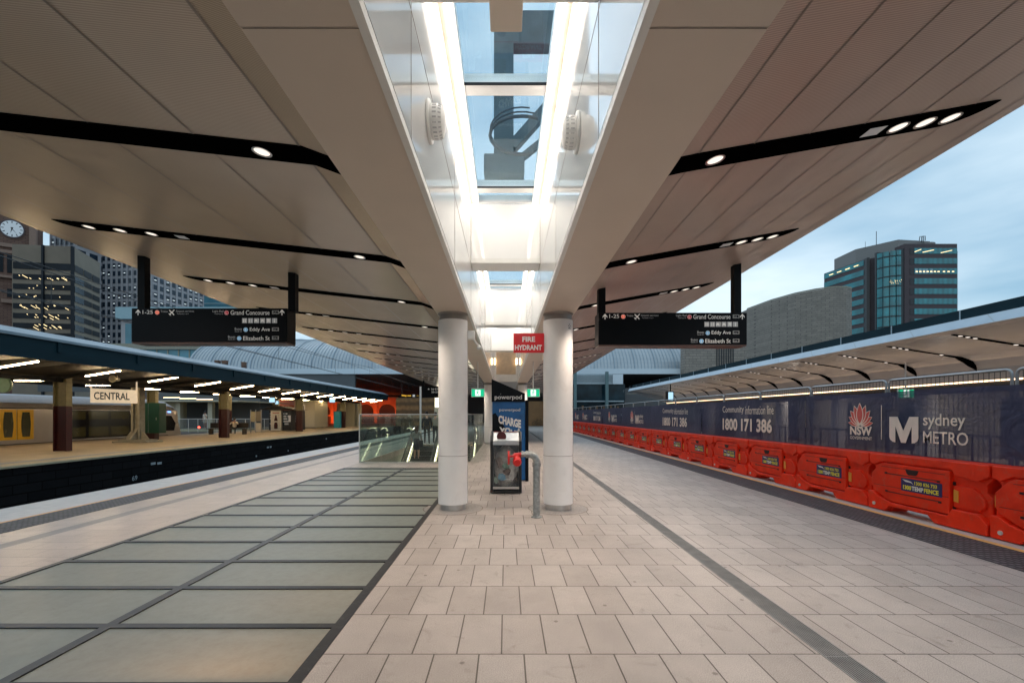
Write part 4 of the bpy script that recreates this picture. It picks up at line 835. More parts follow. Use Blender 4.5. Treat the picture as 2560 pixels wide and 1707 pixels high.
# railing on the opposite platform seen through the cloth
t = thing('platform_railing', 'dark railing behind the nearest navy banner on the opposite platform', 'railing', (11.6, 6, 0)); q = MB()
q.box(11.58, 5, 1.05, 11.62, 30, 1.10); q.box(11.58, 5, .15, 11.62, 30, .19); q.build('rail', 'pole_black', t)
q = MB()
for k in range(60): y = 5 + .42 * k; q.box(11.585, y, 0, 11.615, y + .03, 1.06)
q.build('balusters', 'pole_black', t)
exit_sign(12.95, 13.45, 2.15, 2.42, 15.0, 'green exit sign glimpsed through the navy banner on the right')
t = thing('information_screen', 'pale lit information screen on the opposite platform beyond the banners', 'screen', (14.5, 37, 2.3)); a = at(1671, 980, 33); b = at(1683, 1001, 33)
MB().box(a.x - .15, 33.02, b.z - .05, b.x + .05, 33.2, a.z + .05).build('housing', 'plastic_black', t); MB().box(a.x, 33, b.z, b.x, 33.015, a.z).build('display', 'screen', t); MB().box((a.x + b.x) / 2 - .03, 33.05, a.z, (a.x + b.x) / 2 + .03, 33.1, zr(min(15, (a.x + b.x) / 2))).build('hanger', 'pole_black', t)

# ------------------------------------------------------------------ escalator well
ew = thing('glass_balustrade', 'clear glass balustrade with steel posts round the escalator well', 'balustrade', (-3, 15.2, 0))
for i in range(5):
    x0 = EX0 + (EX1 - EX0) * i / 5; x1 = EX0 + (EX1 - EX0) * (i + 1) / 5 - .012
    MB().box(x0, 15.19, -.12, x1, 15.205, 1.59).build('pane', 'glass', ew)
for i in range(4):
    y0 = 15.22 + 2.2 * i
    for x in (EX0 - .008, EX1 - .008): MB().box(x, y0, -.12, x + .015, y0 + 2.185, 1.59).build('side_pane', 'glass', ew)
q = MB(); q.box(EX0 - .02, 15.18, 1.59, EX1 + .02, 15.215, 1.615); q.box(EX0 - .02, 15.215, 1.59, EX0 + .015, 24, 1.615); q.box(EX1 - .015, 15.215, 1.59, EX1 + .02, 24, 1.615)
q.box(EX0 - .03, 15.175, 0, EX0, 15.21, 1.6); q.box(EX0, 15.17, -.02, EX1, 15.22, .02); q.build('rail', 'steel', ew)
sh = MB(); sh.box(EX0 - .15, 15.05, -4.6, EX0 - .012, 24, -.252); sh.box(EX1 + .012, 15.05, -4.6, EX1 + .15, 24, -.252); structure('shaft_wall', sh, 'shaft')
def escalator(x0, x1, label):
    t = thing('escalator', label, 'escalator', ((x0 + x1) / 2, 23.3, 0), 'escalators down to the lower concourse')
    y1 = 23.3; y0 = 16.0; sl = .577
    zf = lambda y: -(y1 - y) * sl
    q = MB(); n = 19
    for i in range(n): ya = y1 - i * .38; q.box(x0 + .16, ya - .38, zf(ya) - .35, x1 - .16, ya, zf(ya))
    q.build('steps', 'step_dark', t)
    q = MB(); q.box(x0 + .16, y1, -.2, x1 - .16, 24.2, .0); q.build('landing_plate', 'escalator_steel', t)
    q = MB(); q.box(x0 + .18, y1 - .02, .0, x1 - .18, y1 + .06, .006); q.build('comb_line', 'train_yellow', t)
    for x in (x0, x1 - .14):
        q = MB(); q.prism([(24.1, -.2), (24.1, .12), (23.4, .12), (y0, zf(y0) + .22), (y0, zf(y0) - .5)], lambda u, v, d_: (d_, u, v), x, x + .14); q.build('side_skirt', 'escalator_steel', t, bevel=.01)
        xc = x + .07
        pts = [(24.15, .12), (24.35, .35), (24.35, .75), (24.1, .95), (23.4, .97), (23.0, .90)] + [(y1 - d_, zf(y1 - d_) + 1.02) for d_ in (.8, 2, 4, 6, 7.2)]
        MB().tube([(xc, a, b) for a, b in pts], .035, 8).build('handrail', 'rubber', t, smooth=True)
        g_ = MB(); pg = [(a, b - .04) for a, b in pts[1:]] + [(y0, zf(y0) + .22), (23.4, .12), (24.1, .12)]; g_.prism(pg, lambda u, v, d_: (d_, u, v), xc - .006, xc + .006); g_.build('glass_side', 'lens', t)
        li = MB(); pe_ = [(a, b - .07) for a, b in pts[2:6]]; li.tube([(xc + (.012 if x == x0 else -.012), a, b) for a, b in [(24.28, .3)] + pe_], .012, 6); li.tube([(xc, 23.2, .16), (xc, y0 + .5, zf(y0 + .5) + .26)], .014, 6); li.build('edge_light', 'esc_light', t)
    return t
escalator(-4.80, -3.35, 'escalator at the left end of the well, carrying the woman in a grey top')
escalator(-2.92, -1.50, 'empty escalator mostly hidden behind the left column')

# ------------------------------------------------------------------ people
def person(label, joints, radii, region, mats, loc, rz=0, hair=None, extra=None):
    """one continuous skinned body; joints: name -> (parent, local point)"""
    names = list(joints); idx = {n: i for i, n in enumerate(names)}
    me = bpy.data.meshes.new('person'); me.from_pydata([joints[n][1] for n in names], [(idx[joints[n][0]], idx[n]) for n in names if joints[n][0]], [])
    o = bpy.data.objects.new('person', me); col.objects.link(o)
    sk = o.modifiers.new('skin', 'SKIN'); sb = o.modifiers.new('sub', 'SUBSURF'); sb.levels = 2; sb.render_levels = 2
    for i, n in enumerate(names):
        v = me.skin_vertices[0].data[i]; r_ = radii[n]; v.radius = r_ if isinstance(r_, tuple) else (r_, r_); v.use_root = (n == 'pelvis')
    bpy.context.view_layer.update()
    m2 = bpy.data.meshes.new_from_object(o.evaluated_get(bpy.context.evaluated_depsgraph_get()))
    bpy.data.objects.remove(o); bpy.data.meshes.remove(me)
    m2.materials.clear()
    for x in mats: m2.materials.append(M[x])
    pts = {n: Vector(joints[n][1]) for n in names}
    segs = [(n, joints[n][0]) for n in names if joints[n][0]]
    for p in m2.polygons:
        c = p.center; best = None
        for a, b in segs:
            A, B = pts[a], pts[b]; d_ = B - A; t_ = max(0, min(1, (c - A).dot(d_) / max(1e-9, d_.length_squared))); dist = (c - (A + d_ * t_)).length
            if best is None or dist < best[0]: best = (dist, a)
        p.material_index = region(best[1], c); p.use_smooth = True
    ob = bpy.data.objects.new('person', m2); col.objects.link(ob); ob.location = loc; ob.rotation_euler = (0, 0, rz)
    ob['label'] = label; ob['category'] = 'person'; ob['_o'] = (0, 0, 0)
    if hair:
        h = MB(); hx, hy, hz_ = joints['head'][1]
        blob(h, (hx, hy - .015, hz_ + .035), .112, (.88, 1.0, 1.06), 14, .03)
        if hair[1]: blob(h, (hx, hy - .075, hz_ - .10), .09, (.9, .5, 1.9), 12, .05)
        h.build('hair', hair[0], ob, smooth=True)
    # face: eyes, nose, mouth on the front (+Y is the way the figure faces)
    fc = MB(); hx, hy, hz_ = joints['head'][1]
    for s_ in (-1, 1): blob(fc, (hx + s_ * .032, hy + .083, hz_ + .012), .010, (1.2, .6, .8), 8, 0)
    fc.bar((hx - .022, hy + .088, hz_ - .048), (hx + .022, hy + .088, hz_ - .048), .008, .01); fc.build('facial_features', 'hair_dark', ob)
    if extra: extra(ob)
    return ob
def std_joints(h=1.0, arm=None, leg=None, lean=0.0, sit=False):
    J = {'pelvis': (None, (0, 0, .93)), 'waist': ('pelvis', (0, lean * .1, 1.08)), 'chest': ('waist', (0, lean * .35, 1.30)), 'neck': ('chest', (0, lean * .5, 1.47)), 'chin': ('neck', (0, lean * .55 + .012, 1.53)), 'head': ('chin', (0, lean * .6 + .01, 1.63)), 'crown': ('head', (0, lean * .6, 1.71))}
    for s_, n in ((-1, 'l'), (1, 'r')):
        a = (arm or {}).get(n, [(.20, 0, 1.42), (.25, -.02, 1.13), (.26, .06, .88), (.255, .09, .79)])
        J[n+'sho'] = ('chest', (s_ * .15, lean * .45, 1.42)); J[n+'arm'] = (n+'sho', (s_ * a[0][0], a[0][1] + lean * .45, a[0][2] - .02))
        J[n+'elb'] = (n+'arm', (s_ * a[1][0], a[1][1], a[1][2])); J[n+'wri'] = (n+'elb', (s_ * a[2][0], a[2][1], a[2][2])); J[n+'han'] = (n+'wri', (s_ * a[3][0], a[3][1], a[3][2]))
        hx, hy, hz_ = J[n+'han'][1]; wv = Vector(J[n+'han'][1]) - Vector(J[n+'wri'][1]); wv = wv.normalized() * .055
        for fi, sp in enumerate((-.026, -.009, .009, .026)):
            J[n+'fin%d' % fi] = (n+'han', (hx + wv.x * (1.1 - .1 * abs(fi - 1.4)), hy + sp, hz_ + wv.z * (1.3 - .12 * abs(fi - 1.4))))
        J[n+'thu'] = (n+'han', (hx, hy + .045, hz_ + .0))
        l = (leg or {}).get(n, [(.095, 0, .86), (.10, .01, .48), (.10, -.02, .09), (.105, .12, .035)])
        J[n+'hip'] = ('pelvis', (s_ * l[0][0], l[0][1], l[0][2])); J[n+'kne'] = (n+'hip', (s_ * l[1][0], l[1][1], l[1][2])); J[n+'ank'] = (n+'kne', (s_ * l[2][0], l[2][1], l[2][2])); J[n+'toe'] = (n+'ank', (s_ * l[3][0], l[3][1], l[3][2]))
    if h != 1.0: J = {k: (v[0], tuple(c * h for c in v[1])) for k, v in J.items()}
    return J
def std_radii(k=1.0):
    Rr = {'pelvis': (.155, .11), 'waist': (.125, .095), 'chest': (.16, .115), 'neck': .055, 'chin': .062, 'head': (.078, .095), 'crown': (.055, .065)}
    for n in 'lr':
        Rr.update({n+'sho': .07, n+'arm': .055, n+'elb': .042, n+'wri': .028, n+'han': (.022, .038), n+'thu': .009, n+'hip': .088, n+'kne': .058, n+'ank': .038, n+'toe': .033})
        for fi in range(4): Rr[n+'fin%d' % fi] = .0085
    return {a: tuple(c * k for c in b) if isinstance(b, tuple) else b * k for a, b in Rr.items()}
def reg_std(top_arms=True, bare_legs=False):
    def f_(n, c):
        if n in ('neck', 'chin', 'head', 'crown'): return 0
        if n[1:4] in ('han', 'fin', 'thu') or n[1:4] == 'wri' and not top_arms: return 0
        if n[1:4] == 'toe': return 3
        if n[1:4] in ('hip', 'kne', 'ank'): return (2 if not bare_legs else 0)
        if n in ('pelvis',): return 2
        return 1 if c.z > .98 or n[1:4] in ('elb', 'arm', 'sho', 'wri') else 2
    return f_
def skirt(ob):
    MB().lathe((0, 0, 0), [(.13, 1.06), (.165, .93), (.175, .75), (.17, .52), (.165, .52)], 20).build('skirt', 'cloth_black', ob, smooth=True)
person('woman in a grey top and dark skirt riding the escalator, seen from behind', std_joints(.95), std_radii(), reg_std(False, True), ['skin', 'cloth_grey', 'cloth_black', 'shoe_white'], (-4.36, 22.2, -.63), 0, ('hair_brown', True), skirt)
bg_ = MB(); bg_.tube([(-4.19, 22.14, .66), (-4.13, 22.13, .31)], .012, 6); bg_.box(-4.23, 22.02, .0, -4.03, 22.15, .34)
tag(bg_.build('shoulder_bag', 'cloth_black', bevel=.02), 'black shoulder bag hanging at the side of the woman on the escalator', 'bag')
person('man in a dark suit standing at the escalator top, seen from behind', std_joints(1.0, leg={'l': [(.095, 0, .86), (.11, .10, .49), (.12, .18, .09), (.125, .31, .035)], 'r': [(.095, 0, .86), (.12, -.06, .48), (.14, -.22, .10), (.145, -.10, .035)]}), std_radii(1.12), reg_std(), ['skin', 'cloth_black', 'trouser_dark', 'cloth_black'], (-4.32, 24.8, 0), R(6), ('hair_dark', False))
person('person in a pale jacket at the escalator top, partly hidden by the left column', std_joints(.97), std_radii(1.05), reg_std(), ['skin', 'cloth_grey', 'cloth_black', 'cloth_black'], (-3.86, 24.9, 0), R(-12), ('hair_dark', False))
person('distant woman in a white dress standing on the far platform beyond the train', std_joints(1.0, arm={'l': [(.20, .02, 1.40), (.26, .08, 1.18), (.16, .22, 1.38), (.11, .22, 1.46)]}), std_radii(1.0), reg_std(False, True), ['skin', 'cloth_white', 'cloth_white', 'shoe_white'], (at(513, 1030, 46).x, 46, -.05 + .2), R(170), ('hair_dark', True), lambda ob: MB().lathe((0, 0, 0), [(.13, 1.10), (.17, .93), (.19, .6), (.18, .6)], 16).build('dress_skirt', 'cloth_white', ob))
sj = std_joints(1.0, arm={'l': [(.20, .05, 1.40), (.28, .22, 1.25), (.12, .33, 1.38), (.06, .33, 1.44)], 'r': [(.20, .05, 1.40), (.28, .22, 1.25), (.12, .33, 1.38), (.06, .33, 1.44)]},
               leg={'l': [(.10, .08, .90), (.13, .46, .93), (.13, .56, .50), (.13, .68, .45)], 'r': [(.10, .08, .90), (.15, .46, .93), (.16, .50, .50), (.16, .62, .45)]})
person('person in a white shirt sitting on the far platform bench with raised arms', sj, std_radii(1.05), reg_std(), ['skin', 'cloth_white', 'trouser_dark', 'shoe_white'], (-21.9, 36.7, -.44), R(200), ('hair_dark', False))

# ------------------------------------------------------------------ far platform roof on the left
lr = thing('platform_roof', 'dark green old platform roof on the left with rows of tube lights beneath', 'roof', (-20, 0, 3.5))
LY0, LY1 = -12, 60
q = MB(); q.box(-15.66, LY0, 3.44, -15.60, LY1, 4.11); q.build('fascia', 'fascia_green', lr)
q = MB(); q.box(-15.75, LY0, 4.11, -15.52, LY1, 4.20); q.quad((-15.60, LY0, 4.20), (-16.2, LY0, 4.47), (-16.2, LY1, 4.47), (-15.60, LY1, 4.20)); q.quad((-16.2, LY0, 4.47), (-20, LY0, 4.2), (-20, LY1, 4.2), (-16.2, LY1, 4.47)); q.quad((-20, LY0, 4.2), (-26.6, LY0, 4.3), (-26.6, LY1, 4.3), (-20, LY1, 4.2)); q.build('roof_sheet', 'old_roof', lr)
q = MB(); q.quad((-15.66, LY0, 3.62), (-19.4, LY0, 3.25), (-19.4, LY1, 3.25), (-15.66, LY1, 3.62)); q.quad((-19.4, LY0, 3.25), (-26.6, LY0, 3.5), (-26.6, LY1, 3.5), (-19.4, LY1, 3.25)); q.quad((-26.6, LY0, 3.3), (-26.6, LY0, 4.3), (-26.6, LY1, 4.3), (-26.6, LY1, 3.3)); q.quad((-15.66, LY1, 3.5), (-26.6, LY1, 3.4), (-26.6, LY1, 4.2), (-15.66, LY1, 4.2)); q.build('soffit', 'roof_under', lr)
q = MB()
for k in range(18): y = 8.2 + 2.85 * k; q.bar((-15.7, y, 3.56), (-19.4, y, 3.18), .10, .16); q.bar((-19.4, y, 3.18), (-26.5, y, 3.42), .10, .16)
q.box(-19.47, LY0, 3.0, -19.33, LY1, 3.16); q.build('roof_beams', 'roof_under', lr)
q = MB()
for k in range(16): y = 9 + 3.4 * k; q.box(-15.598, y, 3.75, -15.55, y + .12, 4.11)
q.build('gutter_bracket', 'fascia_green', lr)
def tube(x0, z0, x1, z1, y, lb, grp):
    t = thing('tube_light', lb, 'tube light', ((x0 + x1) / 2, y, z0), grp)
    MB().bar((x0, y, z0), (x1, y, z1), .045, .04).build('tube', 'tube_light', t); MB().bar((x0, y, z0 + .045), (x1, y, z1 + .045), .07, .045).build('batten', 'cream_paint', t)
for k in range(14):
    tube(-17.65, 3.20, -16.2, 3.43, 15.75 + 3.35 * k, f'tilted tube light under the dark green fascia, {ORD[k]} along the front row', 'front row of tube lights')
for k in range(11):
    tube(-22.9, 3.17, -21.4, 3.17, 17.6 + 3.6 * k, f'level tube light deeper under the left roof, {ORD[k]} along the back row', 'back row of tube lights')
# posts
def post(x, y, lb):
    t = thing('roof_post', lb, 'post', (x, y, 0), 'red and cream roof posts')
    s = .29; q = MB(); q.box(x - s, y - s * .5, 0, x - s + .05, y + s * .5, 1.96); q.box(x + s - .05, y - s * .5, 0, x + s, y + s * .5, 1.96); q.box(x - s + .05, y - .05, 0, x + s - .05, y + .05, 1.96); q.build('red_base', 'post_red', t, bevel=.01)
    q = MB(); q.box(x - s, y - s * .5, 1.96, x - s + .05, y + s * .5, 3.2); q.box(x + s - .05, y - s * .5, 1.96, x + s, y + s * .5, 3.2); q.box(x - s + .05, y - .05, 1.96, x + s - .05, y + .05, 3.2); q.build('cream_shaft', 'post_cream', t, bevel=.01)
for k, lb in enumerate(('thick red and cream roof post left of the CENTRAL sign', 'red and cream roof post beside the platform bench', 'red and cream roof post between the vending machines and the booth', 'farthest red and cream roof post of the front row')):
    post(-19.4, 19.9 + 11.4 * k, lb)
for k, lb in enumerate(('rear red and cream post just behind the splayed concrete mast', 'rear red and cream post behind the seated person', 'farthest rear red and cream post')):
    post(-23.7, 30.5 + 8.2 * k, lb)
t = thing('concrete_mast', 'splayed concrete mast on a stepped base in front of the green cabinet', 'mast', (-21.2, 26.2, 0))
q = MB(); q.box(-21.45, 26.0, .1, -21.33, 26.4, 3.3); q.box(-21.07, 26.0, .1, -20.95, 26.4, 3.3); q.box(-21.33, 26.14, .1, -21.07, 26.26, 3.3); q.build('shaft', 'concrete', t, bevel=.01)
q = MB(); q.prism([(-21.9, .16), (-20.5, .16), (-20.95, .75), (-21.45, .75)], frontal(0), 26.1, 26.18); q.prism([(25.6, .16), (26.8, .16), (26.3, .75), (26.1, .75)], lambda u, v, d_: (d_, u, v), -21.26, -21.14); q.build('gusset', 'concrete', t)
q = MB(); q.box(-22.2, 25.6, 0, -20.2, 26.8, .08); q.box(-22.0, 25.75, .08, -20.4, 26.65, .16); q.build('base', 'concrete', t, bevel=.02)
# CENTRAL sign
t = thing('station_name_sign', 'cream sign reading CENTRAL hung under the left platform roof', 'station sign', (-19, 22, 2.2))
A = at(226, 971, 21.5); B = at(340, 978, 23.0); dz = .63
fc = lambda u, v, d_: (A.x + (B.x - A.x) * u + .0, A.y + (B.y - A.y) * u + d_, 2.15 + v)
MB().prism([(0, 0), (1, 0), (1, .68), (0, .68)], fc, 0, .08).build('board', 'central_sign', t, bevel=.01)
q = MB(); q.text('CENTRAL', fc, .075, .16, .78, .36, off=-.01, bold=.02); q.build('lettering', 'letter_black', t)
q = MB(); q.tube([fc(0, -.0, .04), fc(0, .68, .04), fc(-.01, .95, .04), fc(-.03, 1.1, .04)], .035, 8); q.tube([fc(1, 0, .04), fc(1, 1.1, .04)], .035, 8); q.build('bracket', 'central_sign', t)
# loudspeaker, clock, cabinet
t = thing('loudspeaker', 'cream horn loudspeaker under the left platform roof', 'loudspeaker', (-17.9, 21, 3.25)); MB().lathe((-17.95, 20.9, 3.22), [(.17, -.16), (.15, -.13), (.10, 0), (.08, .18), (.0, .2)], 18, 'Y').build('horn', 'cream_paint', t, smooth=True); MB().lathe((-17.95, 20.9, 3.22), [(.12, -.165), (.12, -.155)], 18, 'Y').build('grille', 'concrete', t); MB().tube([(-17.95, 21, 3.3), (-17.95, 21, 3.5)], .02).build('bracket', 'cream_paint', t)
t = thing('platform_clock', 'pale green round double-faced clock at the left edge of the view', 'clock', (-22, 20, 2.9)); MB().lathe((at(10, 955, 20).x, 20, at(10, 962, 20).z), [(.33, -.06), (.36, 0), (.33, .06)], 28, 'Y').build('clock_case', 'clock_green', t, smooth=True); MB().box(at(10, 955, 20).x - .5, 19.96, 3.19, at(10, 955, 20).x + .62, 20.04, 3.26).build('bracket', 'clock_green', t)
t = thing('equipment_cabinet', 'dark green metal cabinet behind the concrete mast', 'cabinet', (-22.5, 28.8, .4)); MB().box(-23.25, 28.6, .42, -21.82, 29.2, 2.32).build('case', 'green_cabinet', t, bevel=.01); q = MB(); q.box(-22.5, 28.59, .44, -22.49, 28.6, 2.3); q.box(-22.0, 28.57, 1.25, -21.97, 28.6, 1.4); q.build('handle', 'steel', t); MB().box(-23.1, 28.7, 0, -22.2, 29.1, .42).build('stand', 'post_red', t)
# bench
t = thing('platform_bench', 'long dark back-to-back bench on the far platform beside a roof post', 'bench', (-22, 37, 0)); q = MB(); q.box(-24, 36.4, .42, -20.9, 36.85, .48); q.build('seat', 'bench_dark', t, bevel=.01); MB().box(-24, 36.9, .5, -20.9, 36.96, .92).build('backrest', 'bench_dark', t, bevel=.01)
for x in (-23.8, -22.5, -21.1): MB().box(x - .04, 36.45, 0, x + .04, 36.95, .42).build('leg', 'bench_dark', t)
# notice board
t = thing('notice_board', 'two-panel notice board on steel posts left of the vending machines', 'notice board', (-21.8, 39.5, 0)); q = MB()
for x in (-22.2, -21.75, -21.27): q.box(x - .03, 39.5, 0, x + .03, 39.56, 2.0)
q.build('post', 'steel', t); MB().box(-22.15, 39.48, .95, -21.78, 39.5, 1.85).build('poster', 'concrete_pale', t); MB().box(-21.72, 39.48, 1.0, -21.3, 39.5, 1.85).build('poster', 'office_side', t); MB().box(-21.72, 39.48, .1, -21.3, 39.5, .85).build('poster', 'vend_white', t)
# vending machines
def vend(x0, x1, Y, lb, kind):
    t = thing('vending_machine', lb, 'vending machine', ((x0 + x1) / 2, Y, 0), 'vending machines on the far platform'); MB().box(x0, Y, .08, x1, Y + .85, 1.98).build('cabinet', 'plastic_black' if kind != 'cola' else 'vend_white', t, bevel=.02)
    if kind == 'cola':
        cx = (x0 + x1) / 2; bt = [(-.16, .15), (.16, .15), (.17, .5), (.12, .75), (.16, .95), (.07, 1.25), (.06, 1.42), (-.06, 1.42), (-.07, 1.25), (-.16, .95), (-.12, .75), (-.17, .5)]
        q = MB(); q.prism([(cx + a, .1 + b) for a, b in bt], frontal(0), Y - .02, Y - .004); q.build('bottle_picture', 'cola', t)
        MB().box(cx - .13, Y - .03, .85, cx + .13, Y - .022, .98).build('bottle_label', 'vend_white', t); MB().box(cx - .3, Y - .02, 1.70, cx + .3, Y - .004, 1.76).build('red_script', 'vend_red', t)
    else:
        MB().box(x0 + .08, Y - .012, .55, x1 - .3, Y - .003, 1.85).build('window', 'dark_glass', t); q = MB()
        random.seed(int(Y * 7 + x0))
        for r_ in range(5):
            for c_ in range(5): 
                if random.random() < .8: q.box(x0 + .13 + c_ * .095, Y - .02, .62 + r_ * .24, x0 + .19 + c_ * .095, Y - .013, .78 + r_ * .24)
        q.build('goods', 'sign_grey', t); MB().box(x1 - .26, Y - .015, .9, x1 - .06, Y - .003, 1.5).build('control_panel', 'sign_grey', t)
vend(-22.9, -22.35, 43.9, 'narrow white vending machine behind the notice board', 'side'); vend(-22.15, -21.15, 41.6 + 1.2, 'white vending machine with a dark red bottle picture', 'cola'); vend(-21.05, -20.2, 42.8, 'black vending machine with shelves of goods, beside the bottle machine', 'glass'); vend(-20.6, -19.9, 44.2, 'black vending machine at the right of the group', 'glass')
tag(MB().prism([(-23.2, 2.02), (-19.6, 2.02), (-21.6, 2.42)], frontal(0), 42.4, 45.2).build('vending_shelter_roof', 'roof_under'), 'low pitched dark roof over the vending machines', 'roof')
# booth
t = thing('staff_booth', 'cream panelled staff booth with a window and door on the far platform', 'booth', (-23, 53, 0)); MB().box(-24.7, 53, .1, -22.3, 55.5, 3.2).build('walls', 'cream_paint', t, bevel=.02); MB().prism([(53, .1), (54.6, .1), (54.6, 3.2), (53, 3.2)], lambda u, v, d_: (d_ + (u - 53) * .55, u, v), -22.3, -22.28).build('side_wall', 'cream_paint', t)
MB().box(-24.5, 52.97, 1.7 - .2, -23.4, 52.99, 2.75).build('window_frame', 'paint_white', t); MB().box(-24.35, 52.95, 1.55, -23.55, 52.965, 2.6).build('window', 'train_glass', t); MB().box(-22.31, 53.4, 1.3, -22.2, 54.2, 2.6).build('side_window', 'train_glass', t); MB().box(-24.8, 52.9, 3.2, -22.0, 55.6, 3.32).build('roof', 'cream_paint', t); MB().box(-24.75, 52.95, 0, -22.25, 55.5, .1).build('plinth', 'plastic_black', t)
t = thing('information_pillar', 'teal information pillar near the concrete lift block', 'pillar', (-20, 53.5, 0)); MB().box(-20.25, 53.4, 0, -19.5, 53.9, 1.95).build('body', 'teal_paint', t, bevel=.03)
tag(MB().box(-22.3, 60, 0, -20.0, 63, 3.1).build('lift_block', 'concrete_pale'), 'plain cream concrete block behind the teal pillar', 'concrete block')
tag(MB().box(at(894, 0, 60).x, 60, 0, at(902, 0, 60).x, 60.4, 3.2).build('end_post', 'cream_paint'), 'pale square post at the end of the left platform roof', 'post')
for (a0, a1, b0, b1, Y, lb) in ((673, 687, 994, 1005.5, 40, 'small lit screen above the vending machines'), (688, 696, 1002, 1010, 46, 'tiny lit screen right of the vending machine screen'), (823.7, 837, 985, 1005.5, 47, 'tall lit screen hanging near the staff booth')):
    p0 = at(a0, b1, Y); p1 = at(a1, b0, Y); t = thing('train_information_screen', lb, 'screen', (p0.x, Y, p0.z), 'screens under the left roof'); MB().box(p0.x - .04, Y + .01, p0.z - .04, p1.x + .04, Y + .12, p1.z + .04).build('housing', 'plastic_black', t); MB().box(p0.x, Y, p0.z, p1.x, Y + .008, p1.z).build('display', 'screen', t); MB().box((p0.x + p1.x) / 2 - .02, Y + .04, p1.z, (p0.x + p1.x) / 2 + .02, Y + .08, 3.3).build('hanger', 'plastic_black', t)

# ------------------------------------------------------------------ train
tr = thing('train', 'silver double-deck train with yellow doors beside the far platform', 'train', (-27.5, 25, -.9))
TX = -26.0
prof = [(TX, -.95), (TX - .0, 1.95), (TX - .06, 2.15)]
secs = [(-8, 0), (34.9, 0), (35.7, .25), (36.3, .8), (36.6, 1.8)]
def section(y, d_):
    k = d_
    return [(TX - .1 * k, y, -.95), (TX - .1 * k, y + 0, .2), (TX - .12 * k, y - .25 * k, 1.95 - .1 * k), (TX - .12 - .12 * k, y - .35 * k, 2.22 - .2 * k), (TX - .7, y - .5 * k, 2.62 - .25 * k), (TX - 1.5, y - .5 * k, 2.74 - .25 * k), (TX - 2.3, y - .5 * k, 2.62 - .25 * k), (TX - 2.9, y - .3 * k, 1.95 - .1 * k), (TX - 3.0, y, -.95)]
q = MB(); ss = [section(y, d_) for y, d_ in secs]; n = 9
for s_ in ss: q.v += s_
for i in range(len(ss) - 1):
    for j in range(n - 1):
        q.f.append((i*n+j, i*n+j+1, (i+1)*n+j+1, (i+1)*n+j)); q.mi.append(1 if 3 <= j <= 5 else 0)
q.f.append(tuple((len(ss)-1)*n + j for j in range(n))); q.mi.append(0)
q.build('body', ['train_steel', 'train_roof'], tr, smooth=False)
q = MB(); q.box(TX - .01, -8, 1.90, TX + .03, 35.2, 1.95); q.box(TX - .01, -8, .0, TX + .012, 35, .03); q.build('gutter_line', 'train_dark', tr)
fx = lambda off: (lambda u, v, d_: (TX + off + d_, u, v))
def bulge(y0, y1, z0, z1, b_, n=8):
    r_ = [(y1 + b_ * math.sin(math.pi * i / n), z0 + (z1 - z0) * i / n) for i in range(n + 1)]; l_ = [(y0 - b_ * math.sin(math.pi * i / n), z1 - (z1 - z0) * i / n) for i in range(n + 1)]
    return r_ + l_
def winband(y0, y1):
    q = MB(); q.prism(bulge(y0, y1, .12, 1.85, .16), fx(.0), .005, .03); b_ = q.build('window_band', 'train_dark', tr)
    nwin = int((y1 - y0) / 1.25); st_ = (y1 - y0) / nwin
    for i in range(nwin):
        for z0, z1 in ((.25, .82), (1.3, 1.78)):
            MB().rect(fx(.034), y0 + i * st_ + .1, z0, y0 + (i + 1) * st_ - .1, z1).build('window', 'train_glass', b_)
for y0, y1 in ((14.0, 21.6), (26.6, 31.4)): winband(y0, y1)
for yc in (10.5, 24.15):
    for s_ in (-1, 1):
        y0, y1 = (yc - .86, yc - .02) if s_ < 0 else (yc + .02, yc + .86)
        q = MB(); q.prism([(y0, .25), (y1, .25), (y1, 1.86), (y0, 1.86)], fx(0), .01, .03); dr = q.build('door', 'train_yellow', tr)
        MB().prism(bulge(y0 + .25, y1 - .22, .40, 1.72, .06), fx(0), .032, .04).build('window', 'train_glass', dr)
MB().prism([(34.4, .35), (35.6, .35), (35.75, .9), (35.3, 1.5), (34.4, 1.5)], fx(.0), .0, .03).build('cab_window', 'train_dark', tr)
q = MB()
for i in range(5): q.box(TX - .5, 20.2 + .5 * i, 2.50, TX - .2, 20.5 + .5 * i, 2.53)
q.build('roof_vents', 'train_dark', tr)
MB().box(TX - .02, 35.0, 1.75, TX + .05, 35.2, 1.82).build('marker_light', 'blue_lamp', tr)
# things beyond the train: second platform with pale roof and pillars
t = thing('distant_platform_shelter', 'low pale platform shelter with white pillars beyond the train', 'shelter', (-40, 52, 0))
MB().box(-46, 50, 3.0, -29.5, 62, 3.15).build('roof', 'cream_paint', t); MB().box(-46, 50, -.3, -28.5, 62, 0.0).build('platform_slab', 'concrete_pale', t)
for x in (-44, -39.5, -36.8, -33.2): MB().box(x - .25, 51, 0, x + .25, 51.5, 3.0).build('pillar', 'cream_paint', t)
MB().box(-38.8, 51.5, 0, -37.2, 53, 3.0).build('wall_panel', 'concrete_pale', t)
t = thing('platform_fence', 'thin glass and steel railing beyond the far platform', 'railing', (-30, 46, 0)); q = MB()
for k in range(16): x = -37.5 + k * .95; q.box(x, 45.5, -.2, x + .04, 45.54, 1.15)
q.box(-37.5, 45.5, 1.12, -22.5, 45.54, 1.17); q.build('rail', 'steel', t); MB().box(-37.5, 45.51, .1, -22.5, 45.52, 1.1).build('panel', 'lens', t)
tag(MB().lathe((at(497, 0, 44).x, 44, .35), [(.09, 0), (.09, .05)], 12, 'Y').build('signal_lamp', 'red_lamp'), 'small red signal light beyond the end of the train', 'signal')
